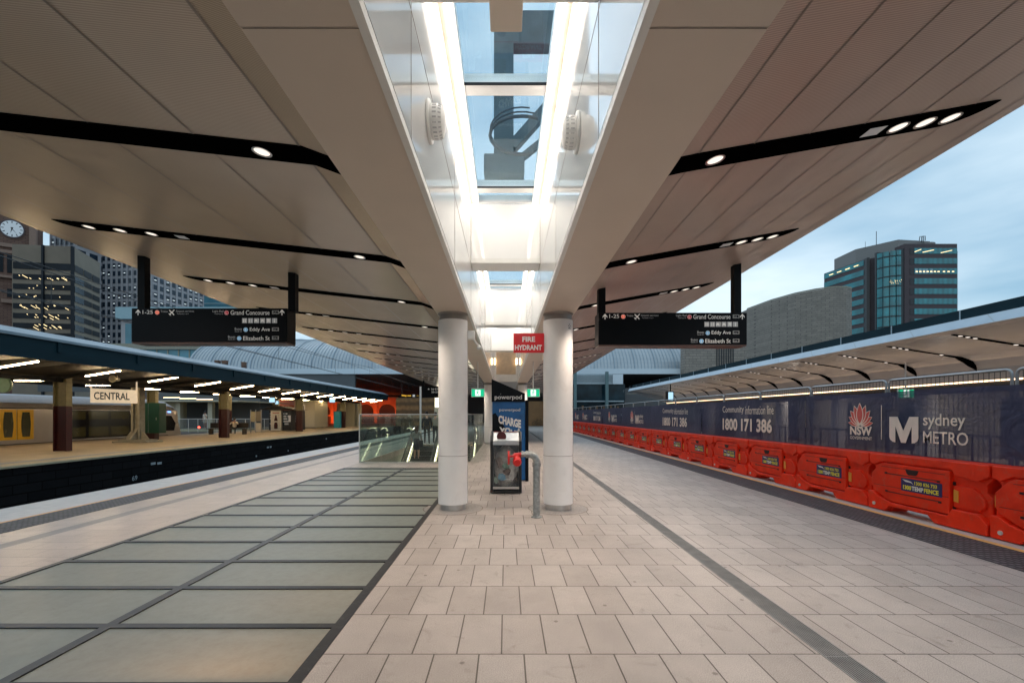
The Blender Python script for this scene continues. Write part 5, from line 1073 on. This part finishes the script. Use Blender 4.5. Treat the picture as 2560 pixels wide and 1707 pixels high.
for k, (px, py, Y) in enumerate(((430, 994, 45), (470, 996, 45), (512, 998, 48))):
    p = at(px, py, 50.5); tag(MB().box(p.x - .9, 50.4, p.z - .02, p.x + .9, 50.5, p.z + .03).build('shelter_tube_light', 'warm_lamp'), ['tube light at the left end of the distant shelter', 'tube light at the middle of the distant shelter', 'tube light at the right end of the distant shelter'][k], 'tube light', 'tube lights of the distant shelter')

# ------------------------------------------------------------------ overhead wires on the left
def wire(pts, r_, lb):
    tag(MB().tube(pts, r_, 6).build('overhead_wire', 'wire_dark'), lb, 'wire')
wire([(-12, y, 4.52) for y in range(2, 70, 4)], .013, 'straight contact wire over the left tracks'); wire([(-12, y, 5.75 - .5 * (1 - ((y % 40) / 20 - 1) ** 2)) for y in range(2, 70, 2)], .012, 'sagging upper wire over the left tracks')
wire([(-10.3, y, 4.9 + .0 * y) for y in range(2, 70, 4)], .010, 'thin extra wire nearest this platform over the tracks'); wire([(-14.2, y, 5.1) for y in range(2, 70, 4)], .012, 'wire over the farther of the two left tracks')
q = MB()
for y in range(4, 66, 4): q.tube([(-12, y, 4.52), (-12, y, 5.7 - .5 * (1 - ((y % 40) / 20 - 1) ** 2))], .007, 5)
tag(q.build('wire_droppers', 'wire_dark'), 'short vertical droppers linking the two overhead wires on the left', 'wire droppers')
t = thing('wire_support', 'dark hanging support with insulators and arms holding the overhead wires', 'wire support', (-13.5, 28, 5.5)); Yw = 27.5; a = at(702, 905, Yw)
q = MB()
for dx in (-.12, 0, .12): q.tube([(a.x + dx, Yw, 8.5), (a.x + dx, Yw, 4.9)], .03, 8)
q.build('drop_tube', 'gantry_grey', t)
q = MB()
for k in range(5): q.lathe((a.x - .35 + .14 * k, Yw, 4.72 - .03 * k * (k - 4) * -.1), [(.05, 0), (.13, .03), (.05, .06), (.05, .12)], 10)
q.box(a.x - .42, Yw - .05, 4.62, a.x + .42, Yw + .05, 4.80); q.build('insulator', 'wire_dark', t)
q = MB()
for s_ in (-1, 1): q.tube([(a.x + s_ * .4, Yw, 4.78), (a.x + s_ * 1.2, Yw, 4.98), (a.x + s_ * 2.6, Yw, 4.72)], .03, 6)
q.tube([(a.x - .2, Yw, 4.62), (a.x - .14, Yw, 4.42), (a.x + .05, Yw, 4.33), (a.x + .22, Yw, 4.42), (a.x + .28, Yw, 4.62)], .022, 6); q.build('cantilever_arm', 'wire_dark', t)
t.location = (0, 0, 0)
for c_ in list(t.children): pass
t['_o'] = (0, 0, 0)

# ------------------------------------------------------------------ the concourse hall at the end
ch = thing('concourse_hall', 'wide ribbed barrel-vaulted metal roof of the station hall at the end of the platforms', 'station hall', (0, 60, 0))
VX0, VX1 = -43.5, 29.5
arc = []
for i in range(17):
    a = R(90 * i / 16); arc.append((62 + 14 * (1 - math.cos(a)) * .98, 7.65 + 5.9 * math.sin(a)))
q = MB()
for i in range(16): (ya, za), (yb, zb) = arc[i], arc[i + 1]; q.quad((VX0, ya, za), (VX1, ya, za), (VX1, yb, zb), (VX0, yb, zb))
q.quad(*([(VX0, y, z) for y, z in arc] + [(VX0, 80, 7.65)])); q.build('vault_roof', 'vault_metal', ch, smooth=False)
q = MB(); x = VX0 + .3; kk = 0
while x < VX1:
    h_ = .16 if kk % 6 == 0 else .07; w_ = .10 if kk % 6 == 0 else .06
    vs = []; fs = []
    for i, (y, z) in enumerate(arc):
        a = R(90 * i / 16); ny, nz_ = -math.cos(a), math.sin(a)
        vs += [(x, y, z), (x, y + ny * h_, z + nz_ * h_), (x + w_, y + ny * h_, z + nz_ * h_), (x + w_, y, z)]
    for i in range(16):
        b = 4 * i
        for u, v in ((0, 1), (1, 2), (2, 3)): fs.append((b + u, b + v, b + 4 + v, b + 4 + u))
    q.add(vs, fs); x += .46; kk += 1
q.build('roof_seams', 'seam_metal', ch)
q = MB(); q.box(VX0 - 2, 60, 6.92, VX1, 60.1, 7.62); q.quad((VX0 - 2, 60, 7.62), (VX1, 60, 7.62), (VX1, 62, 7.66), (VX0 - 2, 62, 7.66)); q.build('fascia', 'vault_fascia', ch)
q = MB(); q.quad((-60, 60.05, 6.92), (40, 60.05, 6.92), (40, 86, 5.0), (-60, 86, 5.0)); q.build('under_roof', 'dark_soffit', ch)
q = MB(); q.box(-60, 86, 0, 60, 86.3, 5.1); q.build('back_wall', 'dark_soffit', ch)
q = MB(); q.box(-62, 60.2, 4.6, -20, 60.6, 6.9); q.build('side_block', 'dark_soffit', ch)
# pale parapet building on the roof line at the left
structure('concourse_floor', MB().box(-60, 66.01, -1.3, 60, 100, -.001), 'inset_stone')
# orange lit arcade
t = thing('arcade_facade', 'old arched facade lit deep orange behind the end of the left platform', 'facade', (-30, 84, 0))
q = MB()
def arch_wall(q, x0, x1, y, zb, zt2, aw, ah, n):
    st_ = (x1 - x0) / n
    for i in range(n):
        a0 = x0 + i * st_; c = a0 + st_ / 2; r_ = aw / 2; pts = [(c - r_ * math.cos(R(t_)), ah + r_ * .8 * math.sin(R(t_))) for t_ in range(0, 181, 20)]
        q.prism([(a0, zb), (c - r_, zb)] + [(px, pz) for px, pz in pts] + [(c + r_, zb), (a0 + st_, zb), (a0 + st_, zt2), (a0, zt2)], frontal(0), y, y + .6)
arch_wall(q, -36, -20, 84, 1.4, 4.9, 3.0, 2.3, 4); q.build('arches', 'facade', t)
q = MB(); q.box(-36, 83.7, 1.25, -20, 83.95, 1.5); q.box(-36, 83.7, 4.5, -20, 83.95, 4.7)
for i in range(5): x = -36 + 4 * i; q.box(x - .25, 83.75, 0, x + .25, 83.98, 4.5)
q.build('trim', 'facade', t)
for x in (-34, -30, -26, -22):
    ld = bpy.data.lights.new('orange_lamp', 'AREA'); ld.energy = 60; ld.size = 1.5; ld.color = (1, .13, .03); lo = bpy.data.objects.new('orange_lamp', ld); col.objects.link(lo); lo.location = (x, 81.2, .6); lo.rotation_euler = (R(105), 0, 0)
t = thing('red_shop_front', 'dim red lit shop front behind the staff booth', 'shop front', (-46, 70, 0)); MB().box(-60, 70, 0, -28, 70.2, 4.4).build('front', 'hoarding_brown', t)
for x in (-52, -44, -36):
    ld = bpy.data.lights.new('red_glow', 'AREA'); ld.energy = 40; ld.size = 2; ld.color = (1, .15, .05); lo = bpy.data.objects.new('red_glow', ld); col.objects.link(lo); lo.location = (x, 67.5, 3.6); lo.rotation_euler = (R(60), 0, 0)
q = MB()
for i in range(6): x = -48 + i * 3.2; q.box(x, 69.9, 3.0, x + 2.9, 69.98, 4.2)
q.build('upper_window', 'pale_teal', t)
tag(MB().box(-15.0, 62, 0, -9.3, 62.2, 3.85).build('timber_hoarding', 'hoarding'), 'dark timber-banded hoarding below the Way out sign', 'hoarding')
tag(MB().box(2.6, 62.5, 0, 5.4, 62.7, 3.4).build('brown_hoarding', 'hoarding_brown'), 'plain brown hoarding seen between kiosk and right column', 'hoarding')
t = thing('bicycle', 'small dark bicycle leaning by the brown hoarding', 'bicycle', (4.2, 62.2, 0)); 
for x in (3.95, 4.95): q = MB(); q.ring(lambda u, v, d_: (u, 62.2, v), x, .34, .30, .34, n=24); q.build('wheel', 'plastic_black', t)
q = MB(); q.tube([(3.95, 62.2, .34), (4.25, 62.2, .85), (4.75, 62.2, .85), (4.95, 62.2, .34)], .02, 6); q.tube([(4.25, 62.2, .85), (4.45, 62.2, .32), (4.75, 62.2, .85)], .02, 6); q.tube([(4.75, 62.2, .85), (4.72, 62.2, 1.02), (4.6, 62.2, 1.05)], .018, 6); q.tube([(3.95, 62.2, .34), (4.45, 62.2, .32)], .018, 6); q.build('frame', 'plastic_black', t); MB().box(4.15, 62.15, .93, 4.36, 62.25, .97).build('saddle', 'plastic_black', t)
# way out sign, departures board, post
t = thing('way_out_sign', 'black sign with yellow Way out lettering and arrow', 'sign', (-8, 36, 3)); p0 = at(1000, 993, 34); p1 = at(1048, 985, 34); MB().box(p0.x, 34, p0.z, p1.x, 34.1, p1.z).build('plate', 'black_sign', t); f_ = frontal(33.99); q = MB(); H = p1.z - p0.z; W = p1.x - p0.x; q.text('Way out', f_, p0.x + .08 * W, p0.z + .2 * H, .5 * W, .6 * H, bold=.02)
q.bar((p0.x + .84 * W, 33.99, p0.z + .5 * H), (p0.x + .95 * W, 33.99, p0.z + .5 * H), .02, .004); q.bar((p0.x + .91 * W, 33.99, p0.z + .75 * H), (p0.x + .96 * W, 33.99, p0.z + .5 * H), .02, .004); q.bar((p0.x + .91 * W, 33.99, p0.z + .25 * H), (p0.x + .96 * W, 33.99, p0.z + .5 * H), .02, .004); q.build('lettering', 'way_yellow', t)
MB().rect(f_, p0.x + .66 * W, p0.z + .15 * H, p0.x + .78 * W, p0.z + .85 * H).build('escalator_symbol', 'sign_white', t)
MB().box(p0.x + .1, 34.03, p1.z, p0.x + .15, 34.08, ztop(-5.7)).build('hanger', 'pole_black', t)
t = thing('platform_sign_board', 'large black sign board with white platform numbers beyond the escalators', 'sign board', (-5, 30, 3)); p0 = at(1055, 994, 30); p1 = at(1125, 966, 30); MB().box(p0.x, 30, p0.z, p1.x, 30.2, p1.z).build('plate', 'black_sign', t); f_ = frontal(29.99); q = MB(); q.text('16-23', f_, p0.x + .62, p1.z - .22, .42, .11, bold=.01); q.text('20-21', f_, p0.x + .62, p1.z - .42, .42, .11, bold=.01)
q.disc(f_, p0.x + 1.2, p1.z - .16, .05); q.disc(f_, p0.x + 1.2, p1.z - .36, .05); q.quad(f_(p0.x + .44, p1.z - .11, 0), f_(p0.x + .38, p1.z - .2, 0), f_(p0.x + .5, p1.z - .2, 0)); q.build('lettering', 'sign_white', t)
for dx in (.1, p1.x - p0.x - .1): MB().box(p0.x + dx - .04, 30.05, p1.z, p0.x + dx + .04, 30.13, ztop(max(-5.7, p0.x + dx)) + .02).build('hanger', 'pole_black', t)
tag(MB().box(at(1049, 0, 29).x, 29, 0, at(1053.5, 0, 29).x, 29.1, at(0, 966, 29).z).build('steel_post', 'steel'), 'slim pale steel post beside the black platform sign board', 'post')
t = thing('lit_kiosk', 'brightly lit cream kiosk edge beside the left column', 'kiosk', (-7, 50, 0)); a0 = at(1086, 0, 50).x; MB().box(a0, 50, 0, a0 + 3, 52, 4.0).build('wall', 'cream_paint', t); MB().box(a0 + .1, 49.97, 2.4, a0 + 2.9, 49.99, 3.4).build('lit_panel', 'esc_light', t)
# glass block on the right
t = thing('concourse_glass_block', 'dark glazed block with louvres and teal posts right of the right column', 'building', (11, 58, 0))
MB().box(6.5, 58, 4.95 + .5, 14.6, 58.3, 5.7).build('sill_band', 'louvre', t); q = MB()
for k in range(7): q.box(6.5, 57.95, 5.78 + k * .13, 13.6, 58.05, 5.84 + k * .13)
q.box(6.5, 58.06, 5.7, 13.6, 58.2, 6.75); q.build('louvres', 'louvre', t); MB().box(13.6, 57.9, 5.45, 14.9, 58.2, 6.7).build('end_panel', 'vault_fascia', t)
MB().box(6.5, 58.1, 3.35, 15.2, 58.3, 5.45).build('glazing', 'dark_glass', t); MB().box(6.5, 57.9, 3.2, 15.0, 58.2, 3.35).build('floor_slab', 'louvre', t); MB().box(6.5, 58.2, 1.7, 15.2, 58.4, 3.2).build('lower_glazing', 'dark_glass', t); MB().box(6.5, 57.95, 1.45, 15, 58.2, 1.62).build('lower_slab', 'louvre', t); MB().box(6.5, 58.2, 0, 15.2, 58.4, 1.45).build('base_wall', 'dark_glass', t)
q = MB()
for i in range(9): q.box(7.0 + i * .9, 58.15, 1.9 + .2 * (i % 3), 7.25 + i * .9, 58.19, 2.6 + .1 * (i % 2))
q.build('lit_window', 'hoarding_brown', t)
for px in (1438, 1517.5): x = at(px, 0, 57).x; MB().box(x - .18, 56.9, 0, x + .18, 57.3, 6.95).build('post', 'teal_post', t)
MB().box(15.2, 59, 0, 30, 59.3, 5.0).build('dark_infill_wall', 'dark_soffit', t)  # plain dark grey wall filling the gap right of the glazing
q = MB(); q.box(15.3, 57.5, 4.2, 21, 58, 4.25); q.build('slab_edge', 'concrete', t)

# ------------------------------------------------------------------ stone building on the right
sb = thing('stone_building', 'tall curved windowless building of grey stone blocks on the right', 'building', (50, 80, 0))
fp = [(49.5, 125), (48.2, 108), (47.3, 96), (47.1, 89), (47.8, 82), (49.2, 77.5), (51, 74.9), (53, 73.6), (55, 73.5), (56.5, 74.3), (57.4, 76), (57.6, 79), (57.6, 100)]
HS = 22.05
q = MB()
for (xa, ya), (xb, yb) in zip(fp, fp[1:]): q.quad((xa, ya, 0), (xb, yb, 0), (xb, yb, HS), (xa, ya, HS))
q.quad(*[(x, y, HS) for x, y in fp]); q.build('curved_wall', 'stone_brick', sb)
q = MB()
for (xa, ya), (xb, yb) in zip(fp[3:], fp[4:]): q.quad((xa - .03, ya - .06, HS - .0), (xb - .03, yb - .06, HS - .0), (xb - .03, yb - .06, HS + .25), (xa - .03, ya - .06, HS + .25))
q.build('coping', 'concrete', sb)
q = MB(); pts = fp[5:11]
for i in range(len(pts) - 1):
    (xa, ya), (xb, yb) = pts[i], pts[i + 1]; h0 = 9.5 + 1.5 * math.sqrt(i + .01) * 1.6; h1 = 9.5 + 1.5 * math.sqrt(i + 1) * 1.6
    q.quad((xa - .02, ya - .08, 3), (xb + .0, yb - .08, 3), (xb, yb - .08, min(h1, 14.0)), (xa - .02, ya - .08, min(h0, 13.8)))
q.build('purple_screen', 'purple_art', sb)
MB().box(23.0, 58.6, 0, 31.0, 59.95, 11.6).build('annex', 'stone_brick', sb)
q = MB()
for k in range(8): x = 27.1 + k * .3; q.box(x, 58.5, 7.6, x + .1, 58.6, 10.6)
q.build('vertical_grille', 'wire_dark', sb)
MB().box(31.0, 61, 0, 50, 76, 9.3).build('lower_wing', 'stone_brick', sb)

# ------------------------------------------------------------------ office tower on the right
ot = thing('office_tower', 'brown office tower with teal glass bands and a curved central bay, on the right', 'office tower', (175, 205, 0))
FHT = 4.42; ZT = 76.5
q = MB(); q.box(175.2, 200, 0, 198.4, 222, ZT); q.prism([(166, 211), (175.2, 203), (175.2, 232), (162.3, 232)], lambda u, v, d_: (u, v, d_), 0, ZT - 3.2); q.build('walls', 'tower_brown', ot)
q = MB(); cbx = [(167.0, 208.5), (167.9, 206.2), (169.6, 204.6), (171.6, 203.6), (173.6, 203.2)]
for (a, b), (c, d_) in zip(cbx, cbx[1:]): q.quad((a, b - 3.8, 0), (c, d_ - 3.4, 0), (c, d_ - 3.4, ZT - 2.8), (a, b - 3.8, ZT - 2.8))
MB().box(167, 205, 0, 175.2, 206, ZT - 2).build('bay_core', 'tower_dark', ot)
q.build('curved_bay', 'tower_glass', ot)
q = MB()
for k in range(17):
    z = ZT - 5.4 - FHT * k
    for (a, b), (c, d_) in zip(cbx, cbx[1:]): q.quad((a - .05, b - 4.0, z), (c, d_ - 3.6, z), (c, d_ - 3.6, z + .5), (a - .05, b - 4.0, z + .5))
q.build('bay_rings', 'tower_dark', ot)
for k in range(17):
    z1 = ZT - 1.9 - FHT * k; z0 = z1 - 2.5
    MB().box(179.5, 199.85, z0, 198.3, 199.95, z1).build('window', 'tower_glass', ot)
    MB().box(177.6, 199.9, z0 - .3, 179.3, 199.97, z1).build('balcony_recess', 'tower_dark', ot)
    z1 -= 1.6; z0 -= 1.6
    if k < 16:
        MB().quad((166.0 - .15, 210.9, z0), (162.3 - .15, 231.9, z0), (162.3 - .15, 231.9, z1), (166.0 - .15, 210.9, z1)).build('side_window', 'tower_glass', ot)
q = MB(); q.box(173.6, 200.2, 0, 175.4, 203, ZT - 2); q.prism([(165.9, 209.2), (166.8, 208.6), (167.2, 210), (166.0, 211)], lambda u, v, d_: (u, v, d_), 0, ZT - 3); q.build('dark_shaft', 'tower_dark', ot)
q = MB(); q.prism([(176, 204), (192, 206), (194, 212), (185, 225), (166, 230), (166, 216)], lambda u, v, d_: (u, v, d_), ZT - 3, ZT + 3.4); q.lathe((191, 208, ZT), [(4, 0), (4, 2.4)], 20); q.build('roof_plant', 'tower_cap', ot)
q = MB(); random.seed(11)
for k, (xa, xb) in enumerate(((179.5, 182.4), (183, 188), (191, 196))): q.bar((xa, 199.8, ZT - 3.6 - (.2 * k)), (xb, 199.8, ZT - 2.5 - .2 * k), .22, .02, up=(0, 1, 0))
for xa in (180, 181.6, 183.2, 184.8, 186.4, 188, 189.6, 192, 194, 196): q.box(xa, 199.8, ZT - 1.9 - FHT * 2 - 1.7, xa + .9, 199.84, ZT - 1.9 - FHT * 2 - 1.3)
for i in range(22):
    x = random.uniform(168, 173.2); zz = ZT - 5.4 - FHT * 3 + random.uniform(.9, 2.6); q.box(x, 199.2, zz, x + .16, 199.24, zz + .14)
for i in range(4): y = 213 + 4.4 * i; q.quad((165.4 - (y - 211) * .176, y, ZT - 5.2), (165.4 - (y + 2 - 211) * .176, y + 2.4, ZT - 5.2), (165.4 - (y + 2 - 211) * .176, y + 2.4, ZT - 4.9), (165.4 - (y - 211) * .176, y, ZT - 4.9))
q.build('ceiling_lights', 'win_lit', ot)
q = MB()
for xa in (179.7, 181.5, 183.0, 184.3, 186.5): q.box(xa, 199.81, ZT - 1.9 - FHT * 2 - 2.3, xa + 1.1, 199.83, ZT - 1.9 - FHT * 2 - .3)
q.build('lit_window', 'pale_teal', ot)
q = MB(); q.bar((171, 210, ZT + 3.4), (171, 210, ZT + 9.5), .18); q.bar((167.5, 212, ZT + 2.4), (167.5, 212, ZT + 5.5), .1); q.tube([(186.5, 204, ZT + 2), (186.5, 204, ZT + 4.6), (188, 204, ZT + 5), (188, 204, ZT + 3)], .18, 6); q.tube([(185.4, 204, ZT + 3), (185.6, 204, ZT + 4.7), (187.2, 204, ZT + 5), (187.2, 204, ZT + 2)], .15, 6); q.build('antenna', 'wire_dark', ot)
MB().box(198.4, 202, 0, 200.6, 220, ZT - 2.4).build('end_bay', 'pale_teal', ot)

# ------------------------------------------------------------------ city on the left
# clock tower: a square brick tower turned to face the platform
ct = thing('clock_tower', 'brick clock tower with a pale illuminated clock face at the left edge', 'clock tower', (0, 0, 0))
ctr = at(30, 572, 150); ang = math.atan2(-ctr.x, ctr.y) ; ux = Vector((math.cos(ang * .72), math.sin(ang * .72), 0)); uy = Vector((-ux.y, ux.x, 0))
def tf(u, v, d_): p = Vector((ctr.x, ctr.y, 0)) + ux * u + uy * d_; return (p.x, p.y, v)
zc = ctr.z
def tbox(q, u0, u1, d0, d1, z0, z1): q.prism([(u0, z0), (u1, z0), (u1, z1), (u0, z1)], tf, d0, d1)
q = MB(); tbox(q, -7.6, 4.7, .5, 13, 0, zc + 9); q.build('tower_shaft', 'clock_brick', ct)
q = MB(); q.prism([(2.70 * math.cos(2*math.pi*k/36), zc + 2.70 * math.sin(2*math.pi*k/36)) for k in range(36)], tf, .1, .5); fcx = q.build('clock_face', 'clock_face', ct)
q = MB(); q.ring(lambda u, v, d_: tf(u, v, .0), 0, zc, 2.66, 3.05, n=40)
q.v = q.v; q.build('clock_rim', 'tower_brown', ct)
q = MB()
for k in range(12):
    a = R(30 * k); q.prism([(1.9 * math.sin(a) - .12 * math.cos(a), zc + 1.9 * math.cos(a) + .12 * math.sin(a)), (2.5 * math.sin(a) - .12 * math.cos(a), zc + 2.5 * math.cos(a) + .12 * math.sin(a)), (2.5 * math.sin(a) + .12 * math.cos(a), zc + 2.5 * math.cos(a) - .12 * math.sin(a)), (1.9 * math.sin(a) + .12 * math.cos(a), zc + 1.9 * math.cos(a) - .12 * math.sin(a))], tf, .02, .08)
for a, ln, w_ in ((R(195), 1.5, .22), (R(143), 2.2, .13)):
    q.prism([(-.5 * math.sin(a) - w_ * math.cos(a), zc - .5 * math.cos(a) + w_ * math.sin(a)), (ln * math.sin(a), zc + ln * math.cos(a)), (-.5 * math.sin(a) + w_ * math.cos(a), zc - .5 * math.cos(a) - w_ * math.sin(a))], tf, -.04, .0)
q.build('clock_hands', 'letter_black', ct)
q = MB(); tbox(q, 4.0, 5.6, -.2, 2, zc - 5.2, zc + 9); tbox(q, 4.7, 6.3, 0, 2, zc - 6.6, zc - 4.8); tbox(q, -8, 5.4, -.1, .45, zc - 6.2, zc - 5.0); tbox(q, -8, 5.0, .0, .45, zc - 8.2, zc - 7.2); tbox(q, -8, 5.0, -.5, .45, zc - 16.4, zc - 15.6); q.build('cornice', 'clock_trim', ct)
q = MB()
for u in (-6, -3.6, -1.2, 1.2): tbox(q, u, u + 1.5, .3, .48, zc - 14.5, zc - 8.6)
tbox(q, -1.2, .6, .3, .48, zc - 22.5, zc - 19.8); q.build('window', 'office_glass', ct)
q = MB(); tbox(q, -2.4, 1.8, -.5, .45, zc - 24.6, zc - 23.4); q.build('balcony', 'clock_trim', ct)
# brown office
ob_ = thing('brown_office', 'brown slab office block with rows of lit windows beside the clock tower', 'office block', (-128, 130, 0))
P0 = Vector((-139, 128, 0)); P1 = Vector((-123.7, 130, 0)); P2 = Vector((-128.6, 144, 0)); ZB = 49.5
q = MB(); q.quad(tuple(P0), tuple(P1), (P1.x, P1.y, ZB), (P0.x, P0.y, ZB)); q.quad((P0.x, P0.y, ZB), (P1.x, P1.y, ZB), (P2.x, P2.y, ZB), (-145, 145, ZB)); q.quad((P0.x, P0.y, 0), (P0.x, P0.y, ZB), (-145, 145, ZB), (-145, 145, 0)); q.build('front_wall', 'office_brown', ob_)
MB().quad(tuple(P1), tuple(P2), (P2.x, P2.y, ZB), (P1.x, P1.y, ZB)).build('side_wall', 'office_side', ob_)
def strip(q, A_, B_, u0, u1, z0, z1, off):
    d_ = B_ - A_; n_ = Vector((d_.y, -d_.x, 0)).normalized() * off; a = A_ + d_ * u0 + n_; b = A_ + d_ * u1 + n_
    q.quad((a.x, a.y, z0), (b.x, b.y, z0), (b.x, b.y, z1), (a.x, a.y, z1))
random.seed(5); lit = MB()
for k in range(11):
    zt_ = ZB - 5.0 - 2.75 * k - (0 if k == 0 else .6); hh = 1.9 if k == 0 else 1.5
    for a, b in ((.02, .505), (.52, .985)):
        q = MB(); strip(q, P0, P1, a, b, zt_ - hh, zt_, .15); q.build('window', 'office_glass', ob_)
    for j in range(3):
        if j == 0 and k > 0 and k < 10: 
            q = MB(); strip(q, P1, P2, .04, .36, zt_ - hh - .2, zt_, .15); q.build('window', 'grid_glass', ob_); continue
        q = MB(); strip(q, P1, P2, .04 + .32 * j, .33 + .32 * j, zt_ - hh, zt_, .15); q.build('window', 'office_glass', ob_)
    if 1 <= k <= 6:
        for i in range(11 if k in (1, 4, 5, 6) else 6):
            u = random.uniform(.12, .93); ln = random.choice((.02, .03, .06, .09)) if k not in (2, 3) else .015; z = zt_ - random.uniform(.2, 1.2)
            d_ = P1 - P0; n_ = Vector((d_.y, -d_.x, 0)).normalized() * .3; a = P0 + d_ * u + n_; b = P0 + d_ * min(.985, u + ln) + n_
            lit.bar((a.x, a.y, z), (b.x, b.y, z - ln * 9), .02, .10 if k > 3 else .12, up=(0, 0, 1))
lit.build('office_lights', 'win_lit', ob_)
q = MB(); d_ = P1 - P0; a = P0 + d_ * .51; q.box(a.x - .3, a.y - .4, 0, a.x + .3, a.y, ZB); q.box(P1.x - .4, P1.y - .4, 0, P1.x + .2, P1.y + .2, ZB); q.build('pilaster', 'office_glass', ob_)
# grid window towers
def grid_tower(nm, lb, A_, B_, C_, z1, nu, nv, fl, wfrac=.55, lit_p=.12, z0v=8):
    t = thing(nm, lb, 'tower block', (A_.x, A_.y, 0))
    q = MB(); q.quad((A_.x, A_.y, 0), (B_.x, B_.y, 0), (B_.x, B_.y, z1), (A_.x, A_.y, z1))
    if C_: q.quad((B_.x, B_.y, 0), (C_.x, C_.y, 0), (C_.x, C_.y, z1), (B_.x, B_.y, z1)); q.quad((A_.x, A_.y, z1), (B_.x, B_.y, z1), (C_.x, C_.y, z1))
    q.build('wall', 'grid_white', t)
    fr_ = MB(); rows = int((z1 - z0v) / fl)
    for j in range(rows):
        zt_ = z1 - 1.0 - j * fl; q = MB()
        strip(q, A_, B_, 0, 1, zt_ - fl * .62, zt_, .12)
        if C_: strip(q, B_, C_, 0, 1, zt_ - fl * .62, zt_, .12)
        q.build('window_row', 'grid_glass', t)
        for i in range(nu):
            if random.random() < lit_p * 3: u = (i + .5) / nu; z = zt_ - random.uniform(.4, 1.4); strip(fr_, A_, B_, u - wfrac / nu / 3, u + wfrac / nu / 4, z - .22, z, .2)
    rb = MB()
    for i in range(nu + 1):
        u = i / nu; hw_ = (1 - wfrac) / nu / 2; strip(rb, A_, B_, max(0, u - hw_), min(1, u + hw_), 0, z1, .22)
        a = A_ + (B_ - A_) * u; rb.box(a.x - .12, a.y - .55, 0, a.x + .12, a.y - .1, z1)
    if C_:
        for i in range(nv + 1): u = i / nv; hw_ = (1 - wfrac) / nv / 2; strip(rb, B_, C_, max(0, u - hw_), min(1, u + hw_), 0, z1, .22)
    rb.build('ribs', 'grid_white', t); fr_.build('room_lights', 'win_cool', t)
    return t
grid_tower('grid_tower', 'pale concrete tower with a grid of small dark windows behind the brown office', Vector((-171, 183, 0)), Vector((-143.5, 180, 0)), Vector((-146, 210, 0)), 84, 12, 6, 3.05)
grid_tower('white_grid_block', 'white gridded office block angled away right of the left sign pole', Vector((-137, 176, 0)), Vector((-133, 200, 0)), None, 62, 9, 0, 3.0, .7)
grid_tower('grey_slab_tower', 'grey slab tower rising highest behind the brown office', Vector((-172, 172, 0)), Vector((-163, 172, 0)), Vector((-161, 185, 0)), 72.5, 5, 3, 3.6, .7)
t = thing('teal_glass_office', 'teal glass office with pale floor bands behind the canopy tip on the left', 'office block', (-140, 215, 0)); MB().box(-160, 215, 0, -118, 235, 62).build('walls', 'teal_glass', t); q = MB()
for k in range(16): q.box(-160.2, 214.8, 3 + 3.9 * k, -118, 214.95, 3.5 + 3.9 * k)
q.build('floor_bands', 'pale_teal', t)
t = thing('pale_terrace_building', 'pale teal roofed low building just above the left platform roof', 'building', (-70, 105, 0)); MB().box(-88, 104, 0, -60, 118, 23.2).build('walls', 'grid_white', t); MB().box(-88.5, 103, 23.2, -61, 119, 25.9).build('roof', 'pale_teal', t); q = MB()
for k in range(12): q.box(-87 + 2.2 * k, 103.9, 16.5, -85.6 + 2.2 * k, 103.97, 22.3)
q.build('window', 'teal_glass', t)
t = thing('parapet_building', 'long low building with a pale ledge and window row under the left hanging sign', 'building', (-60, 78, 0)); MB().box(-72, 80, 0, -35, 90, 11.2).build('walls', 'dark_soffit', t); MB().box(-74, 79, 12.9, -34, 91, 13.9).build('ledge', 'concrete', t); MB().box(-73, 79.5, 11.2, -35, 90, 12.9).build('window_band', 'teal_glass', t); q = MB()
for k in range(20): q.box(-72.5 + 1.9 * k, 79.4, 11.2, -72.3 + 1.9 * k, 79.5, 12.9)
q.build('mullions', 'concrete', t); MB().box(-76, 77, 8.6, -33, 79.5, 10.6).build('lower_ledge', 'vault_fascia', t)
# chimneys on the roofline
for k, (px, py, w_, h_) in enumerate(((541, 904, 10, 7), (559, 905, 11, 9), (607, 910, 8, 11))):
    p = at(px, py, 56); ww = w_ / F * 56; hh = h_ / F * 56; t = thing('chimney', ['small brick chimney, leftmost on the roofline before the vault', 'small brick chimney, middle one before the vault', 'small dark brick chimney, rightmost before the vault'][k], 'chimney', (p.x, 56, p.z - hh), 'chimneys before the vaulted roof')
    MB().box(p.x - ww / 2, 56, p.z - hh * 3, p.x + ww / 2, 56.5, p.z + hh * .35).build('stack', 'clock_brick', t); MB().box(p.x - ww * .58, 55.95, p.z + hh * .35, p.x + ww * .58, 56.55, p.z + hh * .5).build('cap', 'clock_trim', t)
t = thing('signal_box', 'low dark building carrying the small chimneys before the vault', 'building', (-38, 56, 0)); MB().box(-44, 55.5, 0, -30, 59, 6.0).build('walls', 'dark_soffit', t); MB().box(-44.5, 55.2, 6.0, -29.5, 59.3, 6.2).build('roof', 'roof_under', t)
for o in list(col.objects):
    if '_o' in o: del o['_o']
